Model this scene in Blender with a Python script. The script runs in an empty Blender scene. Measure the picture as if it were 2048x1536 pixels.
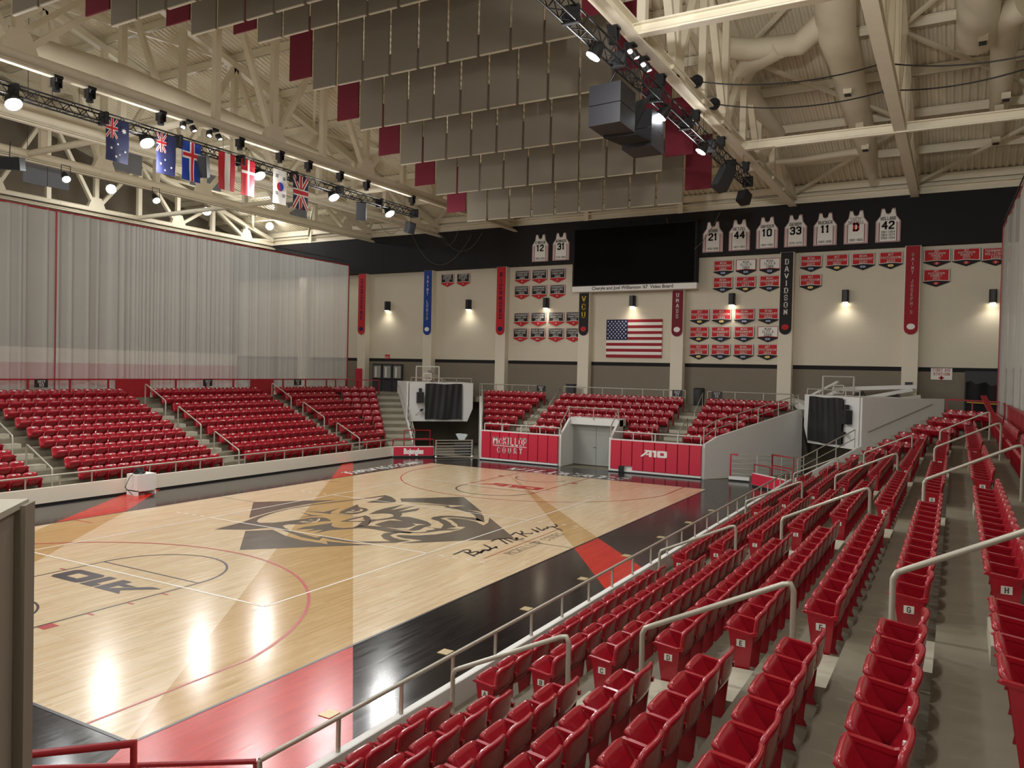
import bpy, math, random
import numpy as np
from mathutils import Vector, Matrix
from mathutils.geometry import tessellate_polygon
random.seed(7)
S = bpy.context.scene
col = S.collection
# ------------------------------------------------------------------ camera
CAM = np.array([17.4058, -6.8507, 5.266]); YAW, PIT, ROL, FPX = -.5145, -.0189, .0227, 1574.34
def axes():
    f = np.array([math.sin(YAW)*math.cos(PIT), math.cos(YAW)*math.cos(PIT), math.sin(PIT)])
    r = np.cross(f, [0, 0, 1]); r /= np.linalg.norm(r); u = np.cross(r, f)
    return r*math.cos(ROL)+u*math.sin(ROL), -r*math.sin(ROL)+u*math.cos(ROL), f
AR, AU, AF = axes()
def at(px, py, ax, val):
    """where the sight line of a photo pixel meets a real plane of the hall"""
    d = AF*FPX+AR*(px-1024)-AU*(py-768)
    return CAM+d*((val-CAM[ax])/d[ax])
def proj(P):
    d = np.asarray(P, float)-CAM; w = d@AF
    return 1024+FPX*(d@AR)/w, 768-FPX*(d@AU)/w, w
cd = bpy.data.cameras.new('camera'); cam = bpy.data.objects.new('camera', cd); col.objects.link(cam)
cd.sensor_width = 36; cd.lens = FPX*36/2048; cd.clip_end = 300; cd.clip_start = .05
M = Matrix.Identity(4)
for i in range(3):
    M[i][0] = AR[i]; M[i][1] = AU[i]; M[i][2] = -AF[i]; M[i][3] = CAM[i]
cam.matrix_world = M; S.camera = cam
# ------------------------------------------------------------------ world, exposure
w = bpy.data.worlds.new('world'); S.world = w; w.use_nodes = True
w.node_tree.nodes['Background'].inputs[0].default_value = (1, .94, .86, 1)
w.node_tree.nodes['Background'].inputs[1].default_value = .5
S.view_settings.view_transform = 'Standard'; S.view_settings.look = 'None'
S.view_settings.gamma = 1; S.view_settings.exposure = 0.78; S.view_settings.use_curve_mapping = False
S.cycles.use_denoising = True; S.cycles.max_bounces = 6; S.cycles.diffuse_bounces = 4
S.cycles.glossy_bounces = 3; S.cycles.transparent_max_bounces = 8; S.cycles.sample_clamp_indirect = 25
LIGHT_RIG = 660; LIGHT_LOW = 1100; LIGHT_SCONCE = 27
def point(loc, e, colr=(1, .98, .95), r=.18):
    l = bpy.data.lights.new('lamp_light', 'POINT'); l.energy = e; l.color = colr; l.shadow_soft_size = r
    o = bpy.data.objects.new('lamp_light', l); o.location = loc; col.objects.link(o); return o
def spot(loc, target, e, ang, blend=.5, colr=(1, .98, .95), r=.15):
    l = bpy.data.lights.new('lamp_light', 'SPOT'); l.energy = e; l.color = colr; l.shadow_soft_size = r
    l.spot_size = math.radians(ang); l.spot_blend = blend
    o = bpy.data.objects.new('lamp_light', l); o.location = loc
    o.rotation_euler = (Vector(target)-Vector(loc)).to_track_quat('-Z', 'Y').to_euler()
    col.objects.link(o); return o
# ------------------------------------------------------------------ materials
def lin(c):
    return tuple(((v/255)/12.92 if v <= 10 else (((v/255)+.055)/1.055)**2.4) for v in c)+(1,)
MT = {}
def mat(name, rgb, rough=.6, metal=0, spec=.5, noise=0, nscale=8, bump=0, emit=None, es=1, coat=0, bscale=None):
    if name in MT: return MT[name]
    m = bpy.data.materials.new(name); m.use_nodes = True; nt = m.node_tree; b = nt.nodes['Principled BSDF']
    c = lin(rgb); b.inputs['Base Color'].default_value = c
    b.inputs['Roughness'].default_value = rough; b.inputs['Metallic'].default_value = metal
    b.inputs['Specular IOR Level'].default_value = spec
    b.inputs['Coat Weight'].default_value = coat
    if noise or bump:
        tc = nt.nodes.new('ShaderNodeTexCoord'); n = nt.nodes.new('ShaderNodeTexNoise')
        n.inputs['Scale'].default_value = nscale; n.inputs['Detail'].default_value = 5
        nt.links.new(tc.outputs['Object'], n.inputs['Vector'])
        if noise:
            mx = nt.nodes.new('ShaderNodeMix'); mx.data_type = 'RGBA'
            mx.inputs[6].default_value = tuple(v*(1-noise) for v in c[:3])+(1,)
            mx.inputs[7].default_value = tuple(min(1, v*(1+noise)) for v in c[:3])+(1,)
            nt.links.new(n.outputs['Fac'], mx.inputs[0]); nt.links.new(mx.outputs[2], b.inputs['Base Color'])
        if bump:
            bp = nt.nodes.new('ShaderNodeBump'); bp.inputs['Strength'].default_value = bump; bp.inputs['Distance'].default_value = .01
            nt.links.new(n.outputs['Fac'], bp.inputs['Height']); nt.links.new(bp.outputs[0], b.inputs['Normal'])
    if emit:
        b.inputs['Emission Color'].default_value = lin(emit); b.inputs['Emission Strength'].default_value = es
    MT[name] = m; return m
def wood(name, a, b_, mort, rough=.16):
    m = bpy.data.materials.new(name); m.use_nodes = True; nt = m.node_tree; b = nt.nodes['Principled BSDF']
    tc = nt.nodes.new('ShaderNodeTexCoord'); mp = nt.nodes.new('ShaderNodeMapping')
    mp.inputs['Rotation'].default_value = (0, 0, math.radians(90)); nt.links.new(tc.outputs['Object'], mp.inputs[0])
    br = nt.nodes.new('ShaderNodeTexBrick'); br.inputs['Scale'].default_value = 1
    br.inputs['Brick Width'].default_value = 1.1; br.inputs['Row Height'].default_value = .075
    br.inputs['Mortar Size'].default_value = .0015; br.inputs['Bias'].default_value = 0; br.offset = .37; br.offset_frequency = 2
    br.inputs['Color1'].default_value = lin(a); br.inputs['Color2'].default_value = lin(b_); br.inputs['Mortar'].default_value = lin(mort)
    nt.links.new(mp.outputs[0], br.inputs[0])
    mp2 = nt.nodes.new('ShaderNodeMapping'); mp2.inputs['Scale'].default_value = (14, .8, 1); nt.links.new(tc.outputs['Object'], mp2.inputs[0])
    n = nt.nodes.new('ShaderNodeTexNoise'); n.inputs['Scale'].default_value = 1.5; n.inputs['Detail'].default_value = 4
    nt.links.new(mp2.outputs[0], n.inputs[0])
    mx = nt.nodes.new('ShaderNodeMix'); mx.data_type = 'RGBA'; mx.blend_type = 'MULTIPLY'; mx.inputs[0].default_value = .35
    nt.links.new(br.outputs[0], mx.inputs[6]); nt.links.new(n.outputs['Fac'], mx.inputs[7]); nt.links.new(mx.outputs[2], b.inputs['Base Color'])
    mr = nt.nodes.new('ShaderNodeMapRange'); mr.inputs[3].default_value = rough-.04; mr.inputs[4].default_value = rough+.08
    nt.links.new(n.outputs['Fac'], mr.inputs[0]); nt.links.new(mr.outputs[0], b.inputs['Roughness'])
    bp = nt.nodes.new('ShaderNodeBump'); bp.inputs['Strength'].default_value = .12; bp.inputs['Distance'].default_value = .003
    nt.links.new(n.outputs['Fac'], bp.inputs['Height']); nt.links.new(bp.outputs[0], b.inputs['Normal'])
    b.inputs['Specular IOR Level'].default_value = .28 if name == 'paint_red' else .5
    MT[name] = m; return m
wood('wood', (232, 211, 176), (222, 195, 154), (172, 142, 104))
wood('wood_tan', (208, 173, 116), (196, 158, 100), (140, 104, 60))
wood('wood_dark', (108, 98, 86), (96, 87, 76), (70, 63, 56))
wood('paint_black', (34, 31, 32), (28, 26, 27), (16, 15, 15), .12)
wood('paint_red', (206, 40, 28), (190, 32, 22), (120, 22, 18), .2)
mat('line_white', (238, 236, 228), .3); mat('line_red', (170, 42, 40), .3); mat('line_black', (38, 34, 40), .3); mat('line_grey', (96, 88, 76), .4)
mat('steel', (228, 220, 198), .55, noise=.06, nscale=2)
mat('deck', (228, 219, 196), .6, noise=.08, nscale=1.5)
mat('duct', (212, 203, 180), .6, noise=.1, nscale=1.2, bump=.3)
mat('baffle', (116, 108, 94), .95, noise=.06, nscale=60); mat('baffle_red', (98, 18, 36), .9, noise=.05, nscale=60)
mat('baffle_edge', (176, 166, 144), .7)
mat('speaker_grey', (36, 36, 40), .5)
mat('panel_blue', (124, 128, 138), .9)
mat('band_black', (30, 29, 31), .9, noise=.1, nscale=1)
mat('black', (22, 22, 24), .45); mat('black_matte', (26, 26, 28), .9); mat('dark_grey', (52, 52, 56), .6)
mat('rail', (176, 172, 158), .38, metal=.35); mat('rail_white', (205, 204, 198), .4)
mat('rail_red', (148, 24, 34), .35)
mat('white_wall', (218, 218, 214), .6, noise=.03, nscale=2); mat('cream', (226, 218, 200), .7, noise=.04, nscale=1.5)
mat('pad_red', (196, 36, 62), .42, noise=.03, nscale=3)
mat('grey_door', (150, 152, 146), .5, noise=.05, nscale=1)
mat('concrete', (116, 110, 93), .65, noise=.35, nscale=1.3, bump=.15)
mat('concrete_light', (168, 163, 146), .75, noise=.15, nscale=2)
mat('taupe', (128, 119, 104), .8, noise=.05, nscale=2)
mat('col_paint', (222, 214, 196), .7, noise=.03, nscale=2)
mat('seat', (156, 22, 38), .26, noise=.05, nscale=30, coat=.35); mat('seat_dark', (120, 14, 24), .35)
mat('plate_and_glint', (225, 222, 214), .3)  # white of the plates and of the studs that paint screw glints
mat('glass', (190, 200, 200), .05); mat('screen', (12, 12, 13), .9, spec=.1)
mat('lens', (255, 255, 255), .3, emit=(245, 250, 255), es=110); mat('lens_dim', (255, 255, 255), .3, emit=(255, 250, 240), es=12)
mat('lens_warm', (255, 255, 255), .3, emit=(255, 240, 205), es=14)
mat('tan_plate', (196, 178, 138), .4, metal=.3)
for k, c in dict(red=(190, 30, 44), navy=(28, 34, 78), blue=(26, 62, 160), white=(232, 230, 224), crimson=(150, 26, 40), gold=(226, 190, 50),
                 banner_red=(186, 34, 40), banner_black=(30, 28, 30), maroon=(112, 24, 36), royal=(22, 58, 140), ncaa=(40, 90, 170), pinkish=(214, 178, 178)).items():
    mat(k, c, .8)
# block wall
def block(name, rgb):
    m = mat(name, rgb, .75, noise=.05, nscale=.8); nt = m.node_tree; b = nt.nodes['Principled BSDF']
    tc = nt.nodes.new('ShaderNodeTexCoord'); mp = nt.nodes.new('ShaderNodeMapping'); mp.inputs['Rotation'].default_value = (math.radians(90), 0, 0)
    br = nt.nodes.new('ShaderNodeTexBrick'); br.inputs['Scale'].default_value = 1; br.inputs['Brick Width'].default_value = .4
    br.inputs['Row Height'].default_value = .2; br.inputs['Mortar Size'].default_value = .008
    bp = nt.nodes.new('ShaderNodeBump'); bp.inputs['Strength'].default_value = .35; bp.inputs['Distance'].default_value = .01; bp.invert = True
    nt.links.new(tc.outputs['Object'], mp.inputs[0]); nt.links.new(mp.outputs[0], br.inputs[0])
    nt.links.new(br.outputs['Fac'], bp.inputs['Height']); nt.links.new(bp.outputs[0], b.inputs['Normal'])
block('block_cream', (210, 202, 183)); block('block_taupe', (124, 115, 100))
# curtain: thin white mesh cloth, partly see-through
m = bpy.data.materials.new('curtain'); m.use_nodes = True; nt = m.node_tree; nt.nodes.clear()
o = nt.nodes.new('ShaderNodeOutputMaterial'); d = nt.nodes.new('ShaderNodeBsdfDiffuse'); t = nt.nodes.new('ShaderNodeBsdfTranslucent')
tr = nt.nodes.new('ShaderNodeBsdfTransparent'); m1 = nt.nodes.new('ShaderNodeMixShader'); m2 = nt.nodes.new('ShaderNodeMixShader')
d.inputs[0].default_value = (.66, .655, .62, 1); t.inputs[0].default_value = (.66, .655, .62, 1); m1.inputs[0].default_value = .45; m2.inputs[0].default_value = .42
nt.links.new(d.outputs[0], m1.inputs[1]); nt.links.new(t.outputs[0], m1.inputs[2])
nt.links.new(m1.outputs[0], m2.inputs[1]); nt.links.new(tr.outputs[0], m2.inputs[2]); nt.links.new(m2.outputs[0], o.inputs[0]); MT['curtain'] = m
m = bpy.data.materials.new('backboard_glass'); m.use_nodes = True; nt = m.node_tree; nt.nodes.clear()
o = nt.nodes.new('ShaderNodeOutputMaterial'); g = nt.nodes.new('ShaderNodeBsdfGlossy'); g.inputs['Roughness'].default_value = .08
tr = nt.nodes.new('ShaderNodeBsdfTransparent'); m2 = nt.nodes.new('ShaderNodeMixShader'); m2.inputs[0].default_value = .88
nt.links.new(g.outputs[0], m2.inputs[1]); nt.links.new(tr.outputs[0], m2.inputs[2]); nt.links.new(m2.outputs[0], o.inputs[0]); MT['backboard_glass'] = m
# ------------------------------------------------------------------ mesh building
V3 = lambda *a: np.array(a, float)
class MB:
    def __init__(s): s.v = []; s.f = []; s.m = []; s.mats = []; s.sm = []
    def mi(s, n):
        if n not in s.mats: s.mats.append(n)
        return s.mats.index(n)
    def add(s, vs, fs, m, smooth=False):
        k = len(s.v); i = s.mi(m)
        s.v += [tuple(float(c) for c in v) for v in vs]
        for f in fs: s.f.append([k+j for j in f]); s.m.append(i); s.sm.append(smooth)
        return s
    def hexa(s, p, m): return s.add(p, [(0, 3, 2, 1), (4, 5, 6, 7), (0, 1, 5, 4), (1, 2, 6, 5), (2, 3, 7, 6), (3, 0, 4, 7)], m)
    def box(s, a, b, m):
        (x0, y0, z0), (x1, y1, z1) = [min(i, j) for i, j in zip(a, b)], [max(i, j) for i, j in zip(a, b)]
        return s.hexa([(x0, y0, z0), (x1, y0, z0), (x1, y1, z0), (x0, y1, z0), (x0, y0, z1), (x1, y0, z1), (x1, y1, z1), (x0, y1, z1)], m)
    def obox(s, c, r, u, n, hx, hy, hz, m):
        c, r, u, n = map(np.asarray, (c, r, u, n)); P = []
        for sz in (-1, 1):
            for sx, sy in ((-1, -1), (1, -1), (1, 1), (-1, 1)): P.append(c+r*hx*sx+u*hy*sy+n*hz*sz)
        return s.hexa(P, m)
    def bar(s, p, q, w, h, m, up=(0, 0, 1)):
        p, q = np.asarray(p, float), np.asarray(q, float); d = q-p; L = np.linalg.norm(d); d /= L
        r = np.cross(d, up)
        if np.linalg.norm(r) < 1e-4: r = np.cross(d, (1, 0, 0))
        r /= np.linalg.norm(r); u = np.cross(r, d)
        return s.obox((p+q)/2, r, u, d, w/2, h/2, L/2, m)
    def tube(s, pts, r, m, n=8, cap=True):
        P = [np.asarray(p, float) for p in pts]; rs = r if isinstance(r, (list, tuple)) else [r]*len(P); V = []; ref = None
        for i, p in enumerate(P):
            a = P[i]-P[i-1] if i else P[1]-P[0]; b = P[i+1]-P[i] if i < len(P)-1 else a
            d = a/np.linalg.norm(a)+b/np.linalg.norm(b); d /= (np.linalg.norm(d) or 1)
            if ref is None: ref = np.array([0, 0, 1.]) if abs(d[2]) < .9 else np.array([1., 0, 0])
            x = np.cross(d, ref); x /= np.linalg.norm(x); y = np.cross(x, d); ref = y
            k = 1/max(.5, float(np.dot(d, b/np.linalg.norm(b))))
            for j in range(n):
                t = 2*math.pi*j/n; V.append(p+rs[i]*(x*math.cos(t)*k+y*math.sin(t)))
        F = [(i*n+j, i*n+(j+1) % n, (i+1)*n+(j+1) % n, (i+1)*n+j) for i in range(len(P)-1) for j in range(n)]
        s.add(V, F, m, True)
        if cap:
            s.add(V[:n], [tuple(range(n))[::-1]], m); s.add(V[-n:], [tuple(range(n))], m)
        return s
    def poly(s, pts, m, flip=False):
        pts = [tuple(map(float, p)) for p in pts]
        T = tessellate_polygon([[Vector(p) for p in pts]])
        n = Vector((0, 0, 0))
        for i in range(len(pts)):
            a, b = Vector(pts[i]), Vector(pts[(i+1) % len(pts)]); n += a.cross(b)
        F = []
        for t in T:
            a, b, c = (Vector(pts[i]) for i in t)
            k = (b-a).cross(c-a).dot(n) >= 0
            F.append(tuple(t) if k != flip else tuple(t)[::-1])
        return s.add(pts, F, m)
    def prism(s, pts, d, m, ms=None):
        """closed solid: polygon pts (counter-clockwise seen against d) pushed along d"""
        P = [np.asarray(p, float) for p in pts]; d = np.asarray(d, float); Q = [p+d for p in P]; n = len(P)
        s.poly(P, m, flip=True); s.poly(Q, m)
        return s.add(P+Q, [(i, (i+1) % n, n+(i+1) % n, n+i) for i in range(n)], ms or m)
    def cyl(s, c, r, h, m, n=14, ax=(0, 0, 1), r2=None):
        c = np.asarray(c, float); a = np.asarray(ax, float); a /= np.linalg.norm(a)
        return s.tube([c, c+a*h], [r, r if r2 is None else r2], m, n)
    def ball(s, c, r, m, n=10, k=6, sc=(1, 1, 1)):
        V = [(c[0]+r*sc[0]*math.sin(math.pi*i/k)*math.cos(2*math.pi*j/n), c[1]+r*sc[1]*math.sin(math.pi*i/k)*math.sin(2*math.pi*j/n), c[2]+r*sc[2]*math.cos(math.pi*i/k)) for i in range(k+1) for j in range(n)]
        return s.add(V, [(i*n+j, (i+1)*n+j, (i+1)*n+(j+1) % n, i*n+(j+1) % n) for i in range(k) for j in range(n)], m, True)
    def mesh(s, name, org=(0, 0, 0)):
        me = bpy.data.meshes.new(name); o = np.asarray(org, float)
        me.from_pydata([(v[0]-o[0], v[1]-o[1], v[2]-o[2]) for v in s.v], [], s.f)
        for n in s.mats: me.materials.append(MT[n])
        me.polygons.foreach_set('material_index', s.m); me.polygons.foreach_set('use_smooth', s.sm); me.update()
        return me
    def build(s, name, parent=None, org=None):
        if parent is not None: org = wloc(parent)
        elif org is None:
            a = np.array(s.v); org = ((a[:, 0].min()+a[:, 0].max())/2, (a[:, 1].min()+a[:, 1].max())/2, a[:, 2].min())
        ob = bpy.data.objects.new(name, s.mesh(name, org)); col.objects.link(ob)
        if parent is not None: ob.parent = parent; ob['_w'] = list(org); ob.location = (0, 0, 0)
        else: ob.location = org; ob['_w'] = list(org)
        return ob
def wloc(o): return tuple(o['_w'])
def thing(name, loc, label, cat, group=None, rz=0):
    o = bpy.data.objects.new(name, None); col.objects.link(o); o.location = loc; o['_w'] = [float(c) for c in loc]
    o.empty_display_size = .2; o.rotation_euler = (0, 0, rz); return tag(o, label, cat, group)
def tag(o, label, cat, group=None):
    o['label'] = label; o['category'] = cat
    if group: o['group'] = group
    return o
def struct(mb, name, label=None):
    o = mb.build(name); o['kind'] = 'structure'
    if label: o['label'] = label
    return o
ORD = ['first', 'second', 'third', 'fourth', 'fifth', 'sixth', 'seventh', 'eighth', 'ninth', 'tenth', 'eleventh', 'twelfth', 'thirteenth', 'fourteenth', 'fifteenth', 'sixteenth', 'seventeenth', 'eighteenth', 'nineteenth', 'twentieth', 'twenty-first', 'twenty-second', 'twenty-third', 'twenty-fourth', 'twenty-fifth', 'twenty-sixth']
# ------------------------------------------------------------------ slab lettering
G = {'A': [[(0, 0), (1.6, 6), (2.4, 6), (4, 0)], [(.8, 2), (3.2, 2)]], 'B': [[(.4, 0), (.4, 6), (3, 6), (3.8, 5.2), (3.8, 3.8), (3, 3), (3.8, 2.2), (3.8, .8), (3, 0), (.4, 0)], [(.4, 3), (3, 3)]],
 'C': [[(3.8, 4.4), (3.8, 5.2), (3, 6), (1, 6), (.2, 5.2), (.2, .8), (1, 0), (3, 0), (3.8, .8), (3.8, 1.6)]], 'D': [[(.4, 0), (.4, 6), (2.8, 6), (3.8, 5), (3.8, 1), (2.8, 0), (.4, 0)]],
 'E': [[(3.7, 0), (.5, 0), (.5, 6), (3.7, 6)], [(.5, 3), (2.8, 3)]], 'F': [[(.5, 0), (.5, 6), (3.7, 6)], [(.5, 3), (2.8, 3)]], 'G': [[(3.8, 4.6), (3, 6), (1, 6), (.2, 5.2), (.2, .8), (1, 0), (3, 0), (3.8, .8), (3.8, 2.8), (2.2, 2.8)]],
 'H': [[(.4, 0), (.4, 6)], [(3.6, 0), (3.6, 6)], [(.4, 3), (3.6, 3)]], 'I': [[(2, 0), (2, 6)]], 'J': [[(3.2, 6), (3.2, .8), (2.4, 0), (1, 0), (.2, .8), (.2, 1.8)]],
 'K': [[(.5, 0), (.5, 6)], [(3.7, 6), (.6, 2.6)], [(1.6, 3.7), (3.8, 0)]], 'L': [[(.6, 6), (.6, 0), (3.7, 0)]], 'M': [[(.2, 0), (.2, 6), (2, 2.4), (3.8, 6), (3.8, 0)]], 'N': [[(.4, 0), (.4, 6), (3.6, 0), (3.6, 6)]],
 'O': [[(1, 0), (.2, .8), (.2, 5.2), (1, 6), (3, 6), (3.8, 5.2), (3.8, .8), (3, 0), (1, 0)]], 'P': [[(.5, 0), (.5, 6), (3, 6), (3.8, 5.2), (3.8, 3.6), (3, 2.8), (.5, 2.8)]],
 'Q': [[(1, 0), (.2, .8), (.2, 5.2), (1, 6), (3, 6), (3.8, 5.2), (3.8, .8), (3, 0), (1, 0)], [(2.4, 1.6), (4, -.4)]], 'R': [[(.5, 0), (.5, 6), (3, 6), (3.8, 5.2), (3.8, 3.8), (3, 3), (.5, 3)], [(2.4, 3), (3.8, 0)]],
 'S': [[(3.7, 4.8), (3, 6), (1, 6), (.3, 5.2), (.3, 3.8), (1, 3.1), (3, 2.9), (3.7, 2.2), (3.7, .8), (3, 0), (1, 0), (.3, 1.2)]], 'T': [[(0, 6), (4, 6)], [(2, 6), (2, 0)]],
 'U': [[(.3, 6), (.3, .8), (1.1, 0), (2.9, 0), (3.7, .8), (3.7, 6)]], 'V': [[(0, 6), (2, 0), (4, 6)]], 'W': [[(0, 6), (1, 0), (2, 4), (3, 0), (4, 6)]], 'X': [[(.2, 0), (3.8, 6)], [(.2, 6), (3.8, 0)]],
 'Y': [[(0, 6), (2, 2.8), (4, 6)], [(2, 2.8), (2, 0)]], 'Z': [[(.2, 6), (3.8, 6), (.2, 0), (3.8, 0)]], '0': [[(1, 0), (.3, .8), (.3, 5.2), (1, 6), (3, 6), (3.7, 5.2), (3.7, .8), (3, 0), (1, 0)]],
 '1': [[(1, 5), (2, 6), (2, 0)]], '2': [[(.3, 4.8), (1, 6), (3, 6), (3.7, 5.2), (3.7, 3.8), (.4, .8), (.4, 0), (3.8, 0)]], '3': [[(.3, 5), (1, 6), (3, 6), (3.7, 5.2), (3.7, 3.8), (3, 3.1), (1.6, 3.1)], [(3, 3.1), (3.7, 2.3), (3.7, .8), (3, 0), (1, 0), (.3, 1)]],
 '4': [[(3, 0), (3, 6), (.2, 2), (4, 2)]], '5': [[(3.6, 6), (.6, 6), (.6, 3.4), (3, 3.6), (3.7, 2.8), (3.7, .8), (3, 0), (1, 0), (.3, 1)]], '6': [[(3.6, 5), (3, 6), (1, 6), (.3, 5.2), (.3, .8), (1, 0), (3, 0), (3.7, .8), (3.7, 2.4), (3, 3.2), (.3, 3.2)]],
 '7': [[(.2, 6), (3.8, 6), (1.6, 0)]], '8': [[(1, 3.1), (.4, 3.8), (.4, 5.2), (1, 6), (3, 6), (3.6, 5.2), (3.6, 3.8), (3, 3.1), (1, 3.1), (.3, 2.3), (.3, .8), (1, 0), (3, 0), (3.7, .8), (3.7, 2.3), (3, 3.1)]],
 '9': [[(.4, 1), (1, 0), (3, 0), (3.7, .8), (3.7, 5.2), (3, 6), (1, 6), (.3, 5.2), (.3, 3.6), (1, 2.8), (3.7, 2.8)]], '-': [[(1, 3), (3, 3)]], "'": [[(2, 6), (1.8, 4.6)]], '"': [[(1.3, 6), (1.2, 4.6)], [(2.7, 6), (2.6, 4.6)]]}
SERIF = {'A': [(0, 0), (4, 0)], 'H': [(.4, 0), (.4, 6), (3.6, 0), (3.6, 6)], 'I': [(2, 0), (2, 6)], 'K': [(.5, 0), (.5, 6), (3.7, 6), (3.8, 0)], 'L': [(.6, 6)], 'M': [(.2, 0), (.2, 6), (3.8, 6), (3.8, 0)], 'N': [(.4, 0), (.4, 6), (3.6, 6), (3.6, 0)],
 'P': [(.5, 0), (.5, 6)], 'R': [(.5, 0), (.5, 6), (3.8, 0)], 'T': [(2, 0)], 'U': [(.3, 6), (3.7, 6)], 'V': [(0, 6), (4, 6)], 'W': [(0, 6), (4, 6)], 'Y': [(0, 6), (4, 6), (2, 0)], 'F': [(.5, 0)], 'B': [(.2, 0), (.2, 6)], 'D': [(.2, 0), (.2, 6)], '1': [(2, 0)], '4': [(3, 0)], 'X': [(.2, 0), (.2, 6), (3.8, 0), (3.8, 6)]}
def seg(mb, a, b, w, T, m, ext=.5):
    a, b = np.array(a, float), np.array(b, float); d = b-a; L = np.linalg.norm(d)
    if L < 1e-6: return
    d /= L; n = np.array([-d[1], d[0]])*w/2; a = a-d*w*ext; b = b+d*w*ext
    mb.add([T(a+n), T(a-n), T(b-n), T(b+n)], [(0, 1, 2, 3)], m)
def text(mb, s, c, R, U, h, m, wt=.9, wid=1., serif=True, gap=1.5, align='c', maxw=None):
    """flat slab letters; c is the middle of the line's foot, R reads to the right, U is up, h cap height"""
    c, R, U = (np.asarray(k, float) for k in (c, R, U)); k = h/6
    adv = [(2.6 if ch in "I'1 -" else 4+(.6 if ch in 'MW' else 0))*wid+gap for ch in s]; tot = (sum(adv)-gap)*k; kx = k
    if maxw and tot > maxw: kx = k*maxw/tot; tot = maxw
    x = -tot/2 if align == 'c' else 0
    for ch, a in zip(s, adv):
        if ch in G:
            off = .7 if ch in "I'1 -" else 0
            T = lambda p, x=x, off=off: c+R*(x+(p[0]-off)*kx*wid)+U*(p[1]*k)
            for pl in G[ch]:
                for p, q in zip(pl, pl[1:]): seg(mb, p, q, wt, T, m, .35)
            if serif:
                for (sx, sy) in SERIF.get(ch, []):
                    yy = sy+(wt*.2 if sy == 0 else -wt*.2); seg(mb, (sx-.95, yy), (sx+.95, yy), wt*.62, T, m, 0)
        x += a*kx
def fonttext(mb, s, c, R, U, h, m, bold=.02, maxw=None):
    cu = bpy.data.curves.new('t', 'FONT'); cu.body = s; cu.size = h*1.42; cu.align_x = 'CENTER'; cu.offset = bold*h; cu.resolution_u = 3
    o = bpy.data.objects.new('t', cu); col.objects.link(o); me = bpy.data.meshes.new_from_object(o)
    xs = [v.co.x for v in me.vertices]; wd = max(xs)-min(xs); kx = min(1, maxw/wd) if maxw else 1
    c, R, U = (np.asarray(k, float) for k in (c, R, U)); N = np.cross(R, U)
    mb.add([c+R*v.co.x*kx+U*v.co.y for v in me.vertices], [tuple(p.vertices) for p in me.polygons], m)
    bpy.data.objects.remove(o); bpy.data.curves.remove(cu); bpy.data.meshes.remove(me)
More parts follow.
